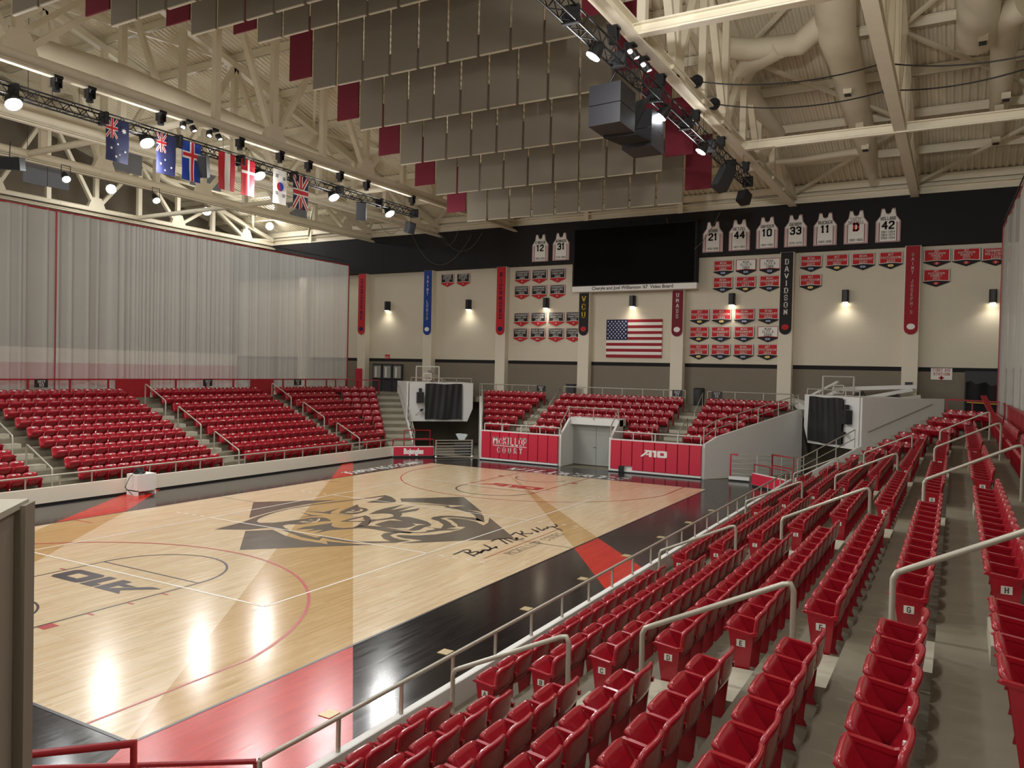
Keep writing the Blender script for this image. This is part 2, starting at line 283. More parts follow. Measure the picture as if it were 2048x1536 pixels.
# ------------------------------------------------------------------ court floor
LOGO = [('D',[(-5.7,14.29),(-4.78,15.29),(-3.59,16.48),(-3.7,15.76),(-3.79,14.85),(-3.77,14.02),(-3.67,13.16),(-3.51,12.52),(-3.43,12.04)]),('D',[(-1.88,10.49),(-1.35,11.13),(-0.4,10.72),(0.45,10.54),(1.15,10.59),(1.47,10.58),(1.15,10.86),(1.68,10.96),(2.17,11.11),(2.57,11.31),(2.28,10.98),(1.73,10.44),(1.3,10.02),(0.73,9.41),(-0.04,8.64)]),('D',[(-2.84,10.1),(-3.04,11.4),(-3.33,12.23),(-3.56,13.06),(-3.65,13.91),(-3.67,14.73),(-3.52,15.56),(-3.27,16.52),(-3.02,17.18),(-2.81,18.58),(-2.31,18.37),(-1.65,17.82),(-1.45,17.51),(-1.44,17.26),(-2.29,16.75),(-2.34,17.46),(-2.62,18.27),(-2.86,17.38),(-2.94,17.08),(-3.26,15.91),(-3.49,15.0),(-3.58,14.1),(-3.45,13.2),(-3.22,12.49),(-3.04,12.09),(-2.77,11.77),(-2.51,11.65),(-2.14,11.95),(-1.91,12.69),(-1.78,13.32),(-1.59,13.51),(-1.36,13.56),(-0.99,13.36),(-0.84,13.23),(-0.97,13.14),(-1.13,12.8),(-1.24,12.26),(-1.59,12.01),(-1.57,11.75),(-1.22,11.53),(-0.9,11.4),(-1.19,11.29),(-1.66,11.26),(-1.97,10.66)]),('L',[(-1.6,12.48),(-1.57,12.68),(-1.26,12.7),(-1.26,12.98),(-1.42,13.22),(-1.5,13.4),(-1.26,13.16),(-1.11,12.87),(-1.12,12.71),(-1.4,12.54)]),('L',[(-1.56,12.91),(-1.56,13.04),(-1.38,13.0)]),('D',[(-1.19,11.29),(-0.79,11.33),(0.6,11.04),(0.54,11.32),(0.88,11.37),(1.55,11.35),(2.01,11.42),(2.71,11.95),(2.32,12.1),(1.96,12.41),(1.84,12.69),(1.85,12.87),(1.99,13.07),(2.18,13.06),(2.13,12.78),(2.19,12.58),(2.47,12.4),(2.82,12.32),(3.15,12.37),(2.95,11.87),(2.4,11.42),(1.72,11.15),(1.12,11.11),(0.7,11.18),(0.9,10.81),(0.16,10.84)]),('D',[(-0.81,11.56),(-0.86,12.0),(-0.75,12.4),(-0.59,13.05),(-0.46,12.84),(-0.34,12.71),(-0.1,12.55),(0.22,12.6),(0.45,12.85),(0.47,13.23),(0.72,13.39),(1.2,13.49),(1.79,13.44),(2.2,13.38),(2.45,13.41),(2.49,13.2),(2.12,13.07),(1.74,12.95),(1.2,13.02),(0.87,12.99),(0.65,12.86),(0.58,12.67),(0.33,12.32),(0.17,12.12),(0.09,11.44),(-0.08,12.04),(-0.35,11.49),(-0.38,11.98)]),('D',[(-0.54,13.34),(-0.62,13.92),(-0.59,14.72),(-0.35,14.61),(-0.15,14.45),(0.1,14.16),(0.39,13.79),(0.64,13.36),(0.55,13.13),(0.45,12.85),(0.38,13.12),(0.08,13.74)]),('L',[(-0.42,13.6),(-0.42,14.38),(-0.24,14.21),(-0.25,14.08),(-0.04,14.05),(0.0,13.91),(-0.27,13.65)]),('D',[(0.05,14.21),(0.21,14.38),(0.31,14.79),(0.33,15.11),(0.15,15.35),(-0.08,15.44),(-0.35,15.33),(-0.63,14.92),(-0.86,15.65),(-0.92,16.22),(-0.86,17.28),(-0.51,16.01),(-0.34,17.37),(-0.13,15.97),(0.1,17.02),(0.31,16.52),(0.19,15.77),(0.39,15.54),(0.52,15.23),(0.79,15.39),(1.4,15.23),(1.83,15.07),(2.2,14.77),(2.33,14.53),(2.29,14.28),(2.42,13.8),(2.34,13.56),(2.11,13.52),(1.68,13.58),(1.14,13.47),(0.7,13.63),(0.47,13.74),(0.64,13.36)]),('L',[(1.1,14.65),(0.61,14.77),(0.35,14.17),(0.39,13.79),(0.63,13.38),(1.13,13.49),(0.7,13.63),(0.65,14.09),(0.67,14.49),(0.89,14.59)]),('L',[(1.58,14.55),(1.74,14.55),(2.11,14.62),(1.96,14.43),(1.95,14.26),(2.14,13.59),(1.95,13.56),(1.64,13.6),(1.89,13.76),(1.92,14.01),(1.86,14.36)]),('D',[(-1.65,14.53),(-1.79,14.76),(-2.27,16.24),(-1.78,15.79),(-1.49,15.8),(-1.18,15.59),(-1.07,15.3),(-0.99,14.71),(-1.15,14.52),(-1.48,14.47)]),('L',[(-1.52,14.69),(-1.54,14.94),(-1.32,15.0),(-1.32,15.31),(-1.52,15.5),(-1.65,15.51),(-1.41,15.55),(-1.23,15.31),(-1.21,14.99),(-1.32,14.78)]),('L',[(-1.65,15.16),(-1.63,15.25),(-1.45,15.21),(-1.55,15.1)]),('D',[(-2.65,14.12),(-2.17,14.32),(-2.25,15.23),(-2.04,14.57),(-1.88,14.36),(-1.71,14.17),(-2.16,14.12),(-2.8,14.01)]),('D',[(-2.81,13.81),(-2.12,13.68),(-1.71,13.8),(-1.95,13.49),(-2.14,12.93),(-2.1,13.53)]),('D',[(-1.8,18.27),(-0.02,20.16),(2.38,17.73),(1.97,17.76),(0.93,17.89),(1.14,18.49),(0.5,18.15),(-0.43,18.05),(-0.98,17.82),(-1.34,17.74),(-1.54,17.98)]),('D',[(-0.82,17.61),(-0.31,17.87),(0.66,18.1),(0.78,17.92),(1.44,17.85),(2.46,17.52),(2.92,16.96),(3.45,16.14),(3.01,16.29),(2.82,16.63),(2.48,17.02),(2.15,17.29),(1.34,17.63),(0.67,17.73),(0.7,17.93),(-0.24,17.78)]),('D',[(1.64,15.52),(1.5,15.85),(1.6,16.21),(1.89,16.45),(2.39,16.56),(2.82,16.63),(3.39,16.21),(2.93,16.23),(2.24,16.27),(1.91,16.09),(1.85,15.8),(2.21,15.64),(2.63,15.31),(2.8,15.1),(3.14,14.9),(3.0,14.48),(3.43,14.73),(3.27,14.4),(3.01,14.01),(2.83,13.53),(2.44,13.2),(1.74,13.0),(2.64,13.49),(2.78,13.74),(2.65,13.81),(2.79,14.17),(2.59,14.31),(2.84,14.41),(2.58,14.94),(2.07,15.36)]),('D',[(2.02,15.92),(2.22,16.13),(2.63,16.19),(3.16,16.04),(3.71,15.64),(3.6,16.13),(3.16,16.95),(5.55,14.5),(5.16,13.94),(4.53,13.4),(3.97,12.77),(3.33,12.08),(3.11,11.94),(3.24,12.25),(3.42,12.6),(2.76,12.51),(2.48,12.59),(2.34,12.68),(2.36,12.81),(2.86,13.06),(3.24,13.54),(3.42,14.11),(3.46,14.65),(3.37,15.07),(3.11,14.99),(2.9,15.28),(2.36,15.75)])]
FA = .28; RISE = .345; TR = .87; CZ = FA+9*RISE; YF = 28.65; HW = 7.62
fl = MB(); fl.box((-40, -13, -.3), (30, 41, -.02), 'concrete'); fl.box((-11.2, -3.4, -.02), (11.2, 32, 0), 'paint_black')
def ply(pts, z, m):
    a = sum(p[0]*q[1]-q[0]*p[1] for p, q in zip(pts, pts[1:]+pts[:1]))
    pts = pts if a > 0 else pts[::-1]
    fl.poly([(x, y, z) for x, y in pts], m)
ply([(-HW, 0), (HW, 0), (HW, YF), (-HW, YF)], .001, 'wood')
ln = lambda a, b, x: (x, a[1]+(b[1]-a[1])*(x-a[0])/(b[0]-a[0]))
RA, RB = (9.39, 2.54), (-6.65, 21.05); LA, LB = (7.94, -.51), (-4.29, 16.09)
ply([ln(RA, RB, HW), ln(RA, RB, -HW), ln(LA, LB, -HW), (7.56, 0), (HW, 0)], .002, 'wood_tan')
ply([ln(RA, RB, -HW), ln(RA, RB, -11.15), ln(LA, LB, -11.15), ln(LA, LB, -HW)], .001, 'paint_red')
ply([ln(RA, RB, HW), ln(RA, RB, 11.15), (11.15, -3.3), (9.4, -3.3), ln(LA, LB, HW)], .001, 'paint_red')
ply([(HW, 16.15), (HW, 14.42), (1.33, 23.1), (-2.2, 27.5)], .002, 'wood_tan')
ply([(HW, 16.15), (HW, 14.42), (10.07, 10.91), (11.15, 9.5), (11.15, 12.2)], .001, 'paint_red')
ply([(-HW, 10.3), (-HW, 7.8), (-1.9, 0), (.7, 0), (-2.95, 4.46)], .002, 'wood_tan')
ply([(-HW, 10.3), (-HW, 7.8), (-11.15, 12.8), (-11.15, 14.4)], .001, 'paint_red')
for k, pts in LOGO: ply(pts, .003 if k == 'D' else .004, 'wood_dark' if k == 'D' else 'wood')
def fline(a, b, w, m, z=.005):
    a, b = np.array(a, float), np.array(b, float); d = b-a; d /= np.linalg.norm(d); n = np.array([-d[1], d[0]])*w/2
    ply([tuple(a+n), tuple(a-n), tuple(b-n), tuple(b+n)], z, m)
def farc(c, r, a0, a1, w, m, z=.005, n=48):
    for i in range(n):
        t0, t1 = [math.radians(a0+(a1-a0)*j/n) for j in (i, i+1)]
        ply([(c[0]+(r-w/2)*math.cos(t0), c[1]+(r-w/2)*math.sin(t0)), (c[0]+(r+w/2)*math.cos(t0), c[1]+(r+w/2)*math.sin(t0)),
             (c[0]+(r+w/2)*math.cos(t1), c[1]+(r+w/2)*math.sin(t1)), (c[0]+(r-w/2)*math.cos(t1), c[1]+(r-w/2)*math.sin(t1))], z, m)
for x in (-HW-.03, HW+.03): fline((x, 0), (x, YF), .06, 'line_black')
for y in (-.03, YF+.03): fline((-HW-.06, y), (HW+.06, y), .06, 'line_black')
fline((-HW, YF/2), (HW, YF/2), .05, 'line_grey', .0025)
for y0, s in ((0, 1), (YF, -1)):
    lc = 'line_black' if s > 0 else 'line_red'
    a = math.degrees(math.asin(math.sqrt(6.75**2-6.6**2)/6.75))
    farc((0, y0+s*1.6), 6.75, s*a, s*(180-a), .07 if s > 0 else .05, 'line_red', .0055, 90)
    for x in (-6.6, 6.6): fline((x, y0), (x, y0+s*(1.6+math.sqrt(6.75**2-6.6**2))), .05, 'line_red')
    for x in (-1.83, 1.83): fline((x, y0), (x, y0+s*5.76), .05, lc)
    fline((-1.83, y0+s*5.76), (1.83, y0+s*5.76), .05, 'line_black' if s > 0 else 'line_grey', .0045)
    farc((0, y0+s*5.76), 1.83, 0, s*180, .06, 'line_black', .006, 40); farc((0, y0+s*1.6), 1.25, 0, s*180, .05, 'line_black', .006, 30)
    for x in (-1, 1):
        for i, dy in enumerate((3.0, 3.9, 4.75)): fline((x*1.86, y0+s*dy), (x*2.06, y0+s*dy), .06, 'line_red')
        fline((x*1.87, y0+s*2.1), (x*2.12, y0+s*2.1), .3, 'line_red')
        if x < 0: fline((x*HW, y0+s*8.53), (x*6.7, y0+s*8.53), .05, 'line_red')
VY = YF/2
for a, b in [((-4.5, VY-9), (4.5, VY-9)), ((4.5, VY-9), (4.5, VY+9)), ((4.5, VY+9), (-4.5, VY+9)), ((-4.5, VY+9), (-4.5, VY-9)), ((-4.5, VY-3), (4.5, VY-3)), ((-4.5, VY+3), (4.5, VY+3))]:
    fline(a, b, .05, 'line_white', .0065)
for y in (VY-3, VY+3):
    for x in (-6.2, -5.8, -5.4, -5, 4.9, 5.35, 5.8, 6.25): fline((x, y), (x+.17, y), .05, 'line_white', .0065)
fline((4.5, VY-9.35), (4.5, VY-9.2), .06, 'line_white', .0065); fline((4.5, VY+9.2), (4.5, VY+9.35), .06, 'line_white', .0065)
def a10(mb, T, m):
    for P in ([(0, 0), (.30, 0), (1.05, .62), (1.05, .75), (.44, .75), (.62, .60), (.70, .60)], [(1.05, 0), (1.38, 0), (1.38, .75), (1.05, .75)], [(.62, .2), (1.05, .2), (1.05, .36), (.8, .36)],
              [(1.46, .75), (1.46, .52), (1.62, .52), (1.62, 0), (1.92, 0), (1.92, .75)], [(2., .1), (2.1, 0), (3.05, 0), (3.15, .1), (3.15, .375), (2.8, .375), (2.8, .22), (2.35, .22), (2.35, .375), (2., .375)],
              [(2., .65), (2., .375), (2.35, .375), (2.35, .53), (2.8, .53), (2.8, .375), (3.15, .375), (3.15, .65), (3.05, .75), (2.1, .75)]):
        mb.poly([T(p) for p in P], m)
a10(fl, lambda p: (1.55-p[0]*1.01, 4.96-p[1], .006), 'line_black')
a10(fl, lambda p: (-1.5+p[0]*.98, 23.6+p[1], .006), 'line_red')
text(fl, 'WILDCATS', (0.1, 28.85, .006), (1, 0, 0), (.18, 1, 0), .95, 'line_white', 1.25, 1.15, gap=1.4, maxw=6.4)
text(fl, 'DAVIDSON', (-8.0, 25.4, .006), (0, 1, 0), (-1, .12, 0), .75, 'line_white', 1.25, 1.15, gap=1.4, maxw=5.6)
text(fl, 'MCKILLOP COURT', (6.58, 14.3, .006), (0, 1, 0), (-1, 0, 0), .3, 'line_grey', .45, 1.0, gap=1.2, maxw=3.7)
fline((6.14, 11.7), (6.06, 16.7), .025, 'line_red', .006)
SIG = [[(130, 625), (200, 600), (300, 555), (360, 545), (395, 558), (395, 582), (370, 600), (330, 592)], [(300, 580), (470, 655)], [(400, 600), (480, 575), (530, 578), (520, 605), (480, 628), (440, 632)],
 [(500, 592), (560, 602), (600, 570), (640, 548), (600, 552), (570, 580), (570, 605)], [(610, 470), (700, 510), (722, 528), (700, 560), (670, 568), (650, 552), (700, 545), (770, 520), (810, 498), (800, 520), (832, 525)],
 [(730, 415), (800, 382), (850, 375), (985, 460)], [(850, 378), (910, 370), (1065, 432)], [(910, 372), (1000, 362), (1110, 402), (1135, 400), (1125, 372), (1145, 358), (1110, 365), (1125, 385), (1200, 385), (1238, 372)],
 [(1040, 320), (1110, 275), (1290, 345)], [(1190, 250), (1215, 268), (1222, 290), (1190, 300), (1240, 300), (1300, 292), (1340, 300), (1370, 295), (1375, 282)], [(1360, 220), (1440, 262), (1460, 275), (1475, 262), (1430, 245)], [(1430, 195), (1510, 240), (1530, 248), (1560, 232), (1560, 215), (1590, 222), (1620, 205), (1600, 190), (1650, 188), (1680, 195)], [(1680, 180), (1850, 250)], [(1690, 182), (1740, 190), (1765, 175), (1750, 155), (1720, 145)]]
for st in SIG:
    P = [at(890+x*.12695, 1030+y*.12695, 2, 0)[:2] for x, y in st]
    for a, b in zip(P, P[1:]): fline(a, b, .07, 'line_black', .0068)
struct(fl, 'floor', 'glossy hardwood basketball court with black painted surround')
for i, y in enumerate([2.1, 5.2, 8.35, 11.35, 14.35, 17.37, 20.34, 23.3]):
    o = MB().box((9.2, y-.12, .001), (9.42, y+.12, .012), 'tan_plate').build('floor_socket_cover')
    tag(o, f'square brass floor socket cover in the court surround, {ORD[i]} from the near end', 'floor plate', 'brass socket covers along the near sideline')
# ------------------------------------------------------------------ grandstands
XR = lambda k: 11.93+TR*(k-1)+.14 if k else 11.12      # riser in front of row k
ZR = lambda k: FA+RISE*k
CN = lambda k: 29.9+TR*(k-1)+.14 if k else 29.35       # the same riser after the 45 degree bend
r2 = math.sqrt(.5); TS = 13.0; TE = 14.5
def nt(n, t, s): return (s*r2*(n-t), r2*(n+t))
def side(s, y0):
    mb = MB()
    def ext(P, z0, z1, m='concrete'):
        P = P if s > 0 else P[::-1]; mb.prism([(x, y, z0) for x, y in P], (0, 0, z1-z0), m)
    for k in range(9):
        a = XR(k); c = CN(k); yb = c/r2-a
        P = [(s*19.05, y0), (s*19.05, CN(9)/r2-19.05), nt(CN(9), TS, s), nt(c, TS, s), (s*a, yb), (s*a, y0)]
        if TS < r2*(yb-a)+.05: P = [(s*19.05, y0), (s*19.05, CN(9)/r2-19.05), nt(CN(9), TS, s), nt(c, TS, s), (s*a, yb), (s*a, y0)]
        ext(P, ZR(k)-RISE if k else 0, ZR(k))
        # half steps in the aisles
        for ya in (1.95, 10.4, 18.8, 27.35):
            if k: mb.box((s*(a-.42), ya-.5, ZR(k)-RISE), (s*a, ya+.5, ZR(k)-RISE/2), 'concrete_light')
    for i in range(19):
        n0 = 29.6+.435*i; z = .12+i*(CZ-.12)/18
        ext([nt(n0, TS, s), nt(38.2, TS, s), nt(38.2, TE, s), nt(n0, TE, s)], max(0, z-.19), z, 'concrete_light' if i % 2 else 'concrete')
    return mb
struct(side(-1, -9), 'floor_grandstand_left', 'stepped grey concrete grandstand along the left side of the court')
struct(side(1, -9), 'floor_grandstand_right', 'stepped grey concrete grandstand along the right side of the court')
mb = MB()
def xl(y): return -(6.45+(y-32)*.62)      # the slanting side walls of the end stand
for k in range(3, 9):
    y0 = 32.06 if k == 3 else 33.0+TR*(k-4)+.14
    gaps = [(xl(y0), -1.45), (1.6, -xl(y0))] if k < 5 else [(xl(y0), -xl(y0))]
    for a, b in gaps:
        P = [(a, y0), (b, y0), (-xl(37.6) if b > 2 else b, 37.6), (xl(37.6) if a < -2 else a, 37.6)]
        mb.prism([(x, y, ZR(k)-RISE if k > 3 else 0) for x, y in P], (0, 0, RISE if k > 3 else ZR(3)), 'concrete')
    for xa in (-4.6, 4.4):
        if k > 3: mb.box((xa-.5, y0-.42, ZR(k)-RISE), (xa+.5, y0, ZR(k)-RISE/2), 'concrete_light')
struct(mb, 'floor_grandstand_far', 'stepped grey concrete grandstand at the far end of the court')
# concourse deck with the corner tunnels under it
mb = MB()
mb.box((-36, 37.6, CZ-.35), (22, 41, CZ), 'concrete'); mb.box((-36, -12, CZ-.35), (-19.05, 37.6, CZ), 'concrete'); mb.box((19.05, -12, CZ-.35), (24, 37.6, CZ), 'concrete')
for s in (1, -1):
    P = [nt(37.0, TS, s), nt(34.0, TE, s), nt(34.0, 19.2, s), (s*9.95, 37.6), (s*19.05, 37.6), (s*19.05, 33.2)]
    P = [nt(38.0, TS-.1, s), nt(38.0, TE+.15, s), nt(34.2, TE+.15, s), nt(34.2, 19.0, s), (s*9.95, 37.62), (s*19.1, 37.62), (s*19.1, 34.5)]
    P = P[::-1] if s > 0 else P
    mb.prism([(x, y, CZ-.34) for x, y in P][::-1] if False else [(x, y, CZ-.34) for x, y in P], (0, 0, .335), 'concrete')
struct(mb, 'floor_concourse', 'grey concrete concourse behind the seats')
# ------------------------------------------------------------------ low court walls
def wallpart(mb, s, y0, y1):
    mb.box((s*11.0, y0, 0), (s*11.13, y1, .62), 'cream' if s < 0 else 'white_wall'); mb.box((s*10.97, y0, 0), (s*11.0, y1, .07), 'black')
mb = MB(); wallpart(mb, -1, -2, 29.7); struct(mb, 'wall_court_left', 'low cream wall between the left seats and the court')
mb = MB(); wallpart(mb, 1, -1.0, 29.9); struct(mb, 'wall_court_right', 'low white wall between the right seats and the court')
def railing(label, pts, hgt=.42, step=1.25, m='rail', cat='railing', mid=False, r=.03, group=None, name='railing', post_r=.02):
    """top rail over a path of wall-top points, with posts"""
    p0 = pts[0]; t = thing(name, p0, label, cat, group)
    up = V3(0, 0, hgt); P = [V3(*p)+up for p in pts]
    MB().tube(P, r, m, 8).build('top_rail', t)
    if mid: MB().tube([p-V3(0, 0, hgt*.5) for p in P], r*.8, m, 8).build('middle_rail', t)
    for a, b in zip(pts, pts[1:]):
        a, b = V3(*a), V3(*b); L = np.linalg.norm(b-a); n = max(1, round(L/step))
        for i in range(n+(1 if b is not None and (b == V3(*pts[-1])).all() else 0)):
            q = a+(b-a)*i/n
            MB().bar(q-V3(0, 0, .02), q+up, post_r*2, post_r*2, m, up=(1, 0, 0)).build('post', t)
    return t
railing('long grey railing with posts on top of the low wall beside the left seats', [(-11.06, -1.0, .62), (-11.06, 29.7, .62)])
railing('long grey railing with posts on the low wall before the nearest seats', [(11.06, -.9, .62), (11.06, 29.9, .62)])
# corner walls
def corner(s, side, yo=0, full=True):
    F = (lambda x, y: (s*x, y)) if not yo else (lambda x, y: (s*x, YF-y))
    A, B = F(10.95, 29.45), F(9.2, 31.05); a, b = V3(*A, 0), V3(*B, 0); d = (b-a)/np.linalg.norm(b-a); n = np.cross(d, (0, 0, 1)); L = np.linalg.norm(b-a)
    inn = V3(0, YF/2, 0)-a; n = n if n@inn > 0 else -n
    t = thing('corner_wall', tuple(a), f'low white corner wall padded in red beside the {side}', 'wall')
    MB().obox((a+b)/2+V3(0, 0, .32), d, V3(0, 0, 1), -n, L/2, .32, .08, 'white_wall').build('wall_body', t)
    MB().obox((a+b)/2+V3(0, 0, .36)+n*.1, d, V3(0, 0, 1), n, L/2-.03, .25, .035, 'pad_red').build('wall_pad', t)
    MB().obox((a+b)/2+V3(0, 0, .04)+n*.08, d, V3(0, 0, 1), n, L/2, .04, .02, 'black').build('base_strip', t)
    if s < 0:
        mb = MB(); c = (a+b)/2+V3(0, 0, .22)+n*.138
        fonttext(mb, 'Bojangles', c, d if d[0] > 0 else -d, V3(0, 0, 1), .3, 'white', .09, maxw=1.15); mb.build('lettering', t)
    r = railing(f'red railing on the padded corner wall beside the {side}', [tuple(a+V3(0, 0, .64)), tuple(b+V3(0, 0, .64))], .4, 1.2, 'rail_red')
    # tall red frame behind it
    e = a+d*L*.3-n*.9; g = a+d*L*.95-n*.9
    t = thing('guard_frame', tuple(e), f'tall red tubular guard frame behind the padded corner wall beside the {side}', 'railing')
    MB().tube([e, e+V3(0, 0, 1.5), g+V3(0, 0, 1.5), g], .035, 'rail_red', 8).build('frame', t)
    MB().bar(e+V3(0, 0, 1.0), g+V3(0, 0, 1.0), .05, .05, 'rail_red').build('cross_bar', t)
corner(-1, 'far left corner'); corner(1, 'far right corner')
# near right corner: only its red rails and the end of the wall reach into the picture
t = thing('guard_frame', (10.43, -1.98, 0), 'tall dark red guard rail in the bottom left corner of the photo', 'railing')
MB().tube([(10.46, -1.96, 0), (10.46, -1.96, 1.5), (8.6, -3.9, 1.5)], .035, 'rail_red', 10).build('frame', t)
railing('low red railing joining the grey court railing at the bottom edge', [(10.98, -.88, .6), (9.97, -1.61, .6), (9.0, -2.3, .6)], .4, 1.2, 'rail_red')
t = thing('corner_wall', (11.0, -1.0, 0), 'low white wall end below the red railing at the bottom edge of the photo', 'wall')
MB().prism([(11.13, -1.0, 0), (11.0, -1.0, 0), (9.1, -2.45, 0), (9.2, -2.6, 0)][::-1], (0, 0, .6), 'white_wall').build('wall_body', t)
# ------------------------------------------------------------------ end stand front: padded walls, doorway
def padwall(x0, x1, lab):
    t = thing('padded_wall', ((x0+x1)/2, 31.95, 0), lab, 'padded wall')
    MB().box((x0, 31.92, 0), (x1, 32.1, 1.72), 'white_wall').build('wall_body', t)
    MB().box((x0, 31.8, 0), (x1, 31.92, .14), 'white_wall').box((x0-.05, 31.74, 0), (x1+.05, 31.8, .05), 'black').build('kick_board', t)
    n = 8; w_ = (x1-x0)/n
    for i in range(n):
        m_ = MB(); a, b = x0+i*w_+.006, x0+(i+1)*w_-.006
        z0 = .36 if (x0 > 0 and i == 1) else .16
        m_.prism([(a, 31.92, z0), (a+.02, 31.8, z0), (b-.02, 31.8, z0), (b, 31.92, z0)], (0, 0, 1.66-z0), 'pad_red'); m_.build('wall_pad', t)
    return t
t = padwall(-6.4, -1.49, 'red padded wall lettered with the court name, left of the grey doors')
mb = MB(); c = V3(-4.5, 31.79, 0)
X, Z = V3(1, 0, 0), V3(0, 0, 1)
text(mb, 'M', c+X*-.93+Z*.98, X, Z, .4, 'white', 1.05, 1, gap=1); text(mb, 'C', c+X*-.6+Z*.98, X, Z, .3, 'white', 1.2, 1)
text(mb, 'KILLOP', c+X*.32+Z*.98, X, Z, .4, 'white', 1.05, .85, gap=1.2, maxw=1.5)
mb.add([c+X*-1.1+Z*.88, c+X*1.1+Z*.88, c+X*1.1+Z*.91, c+X*-1.1+Z*.91], [(0, 1, 2, 3)], 'white')
text(mb, 'COURT', c+Z*.52, X, Z, .27, 'white', 1.15, .9, gap=4.4, maxw=2.15); mb.build('lettering', t)
t = padwall(1.59, 6.45, 'red padded wall with a white conference logo, right of the grey doors')
mb = MB(); c = at(1307, 908, 1, 31.79); a10(mb, lambda p: (c[0]-.72+p[0]*.455, 31.79, c[2]-.17+p[1]*.46), 'white'); mb.build('emblem', t)
MB().box((2.12, 31.7, .03), (2.4, 31.8, .34), 'black').build('floor_box', t)
t = thing('doorway', (0, 33.5, 0), 'white portal with sloping side walls around the grey double doors', 'doorway')
for x in (-1.42, 1.52):
    MB().prism([(x-.06, 31.95, 0), (x-.06, 33.6, 0), (x-.06, 33.6, 2.62), (x-.06, 33.1, 2.62), (x-.06, 31.95, 1.72)][::-1], (.12, 0, 0), 'white_wall').build('side_wall', t)
MB().box((-1.48, 33.1, 2.28), (1.58, 34.0, 2.66), 'white_wall').build('lintel', t)
t2 = thing('double_door', (0.05, 33.55, 0), 'pale grey double doors in the far end portal', 'door')
for x0, x1 in ((-1.36, .04), (.06, 1.46)):
    d_ = MB().box((x0, 33.5, .02), (x1, 33.56, 2.27), 'grey_door').build('door_leaf', t2)
MB().cyl((-.02, 33.5, 1.02), .025, -.05, 'rail', ax=(0, 1, 0)).ball((-.02, 33.43, 1.02), .03, 'dark_grey').build('door_knob', d_)
MB().box((-1.4, 33.48, 2.2), (1.5, 33.52, 2.28), 'grey_door').build('door_frame', t2)
railing('pale grey railing around the roof of the far end portal', [(-1.42, 32.0, 1.74), (-1.42, 33.05, 2.6), (1.52, 33.05, 2.6), (1.52, 32.0, 1.74)], .62, 1.4, 'rail')
railing('pale railing on the red padded wall left of the grey doors', [(-6.3, 32.0, 1.72), (-1.5, 32.0, 1.72)], .38, 1.2, 'rail_white')
railing('pale railing on the red padded wall right of the grey doors', [(1.6, 32.0, 1.72), (6.35, 32.0, 1.72)], .38, 1.2, 'rail_white')
for x, w_ in ((-4.6, 'left'), (4.4, 'right')):
    t = thing('guard_frame', (x-.55, 32.05, 1.3), f'tall pale guard frame at the foot of the {w_} aisle of the far stand', 'railing')
    MB().tube([(x-.6, 32.05, 1.3), (x-.6, 32.05, 2.45), (x+.6, 32.05, 2.45), (x+.6, 32.05, 1.3)], .028, 'rail_white', 8).build('frame', t)
# slanting side walls of the end stand
for s, w_ in ((-1, 'left'), (1, 'right')):
    mb = MB(); a, b = V3(s*6.45, 32.0, 0), V3(s*10.1, 37.75, 0); n = V3(s*.13, -.083, 0)
    mb.prism([a, b, b+Z*CZ, a+(b-a)*.97+Z*(CZ+.05), a+(b-a)*.12+Z*2.1, a+Z*1.72][::(1 if s > 0 else -1)], n, 'white_wall')
    o = struct(mb, f'wall_end_stand_{w_}', f'tall pale slanting wall at the {w_} side of the far stand')
    railing(f'two-bar grey railing climbing the slanting wall at the {w_} side of the far stand', [tuple(a+V3(s*.05, 0, 1.72)), tuple(a+(b-a)*.12+Z*2.1), tuple(a+(b-a)*.97+Z*(CZ+.03))], .8, 1.5, 'rail', mid=True)
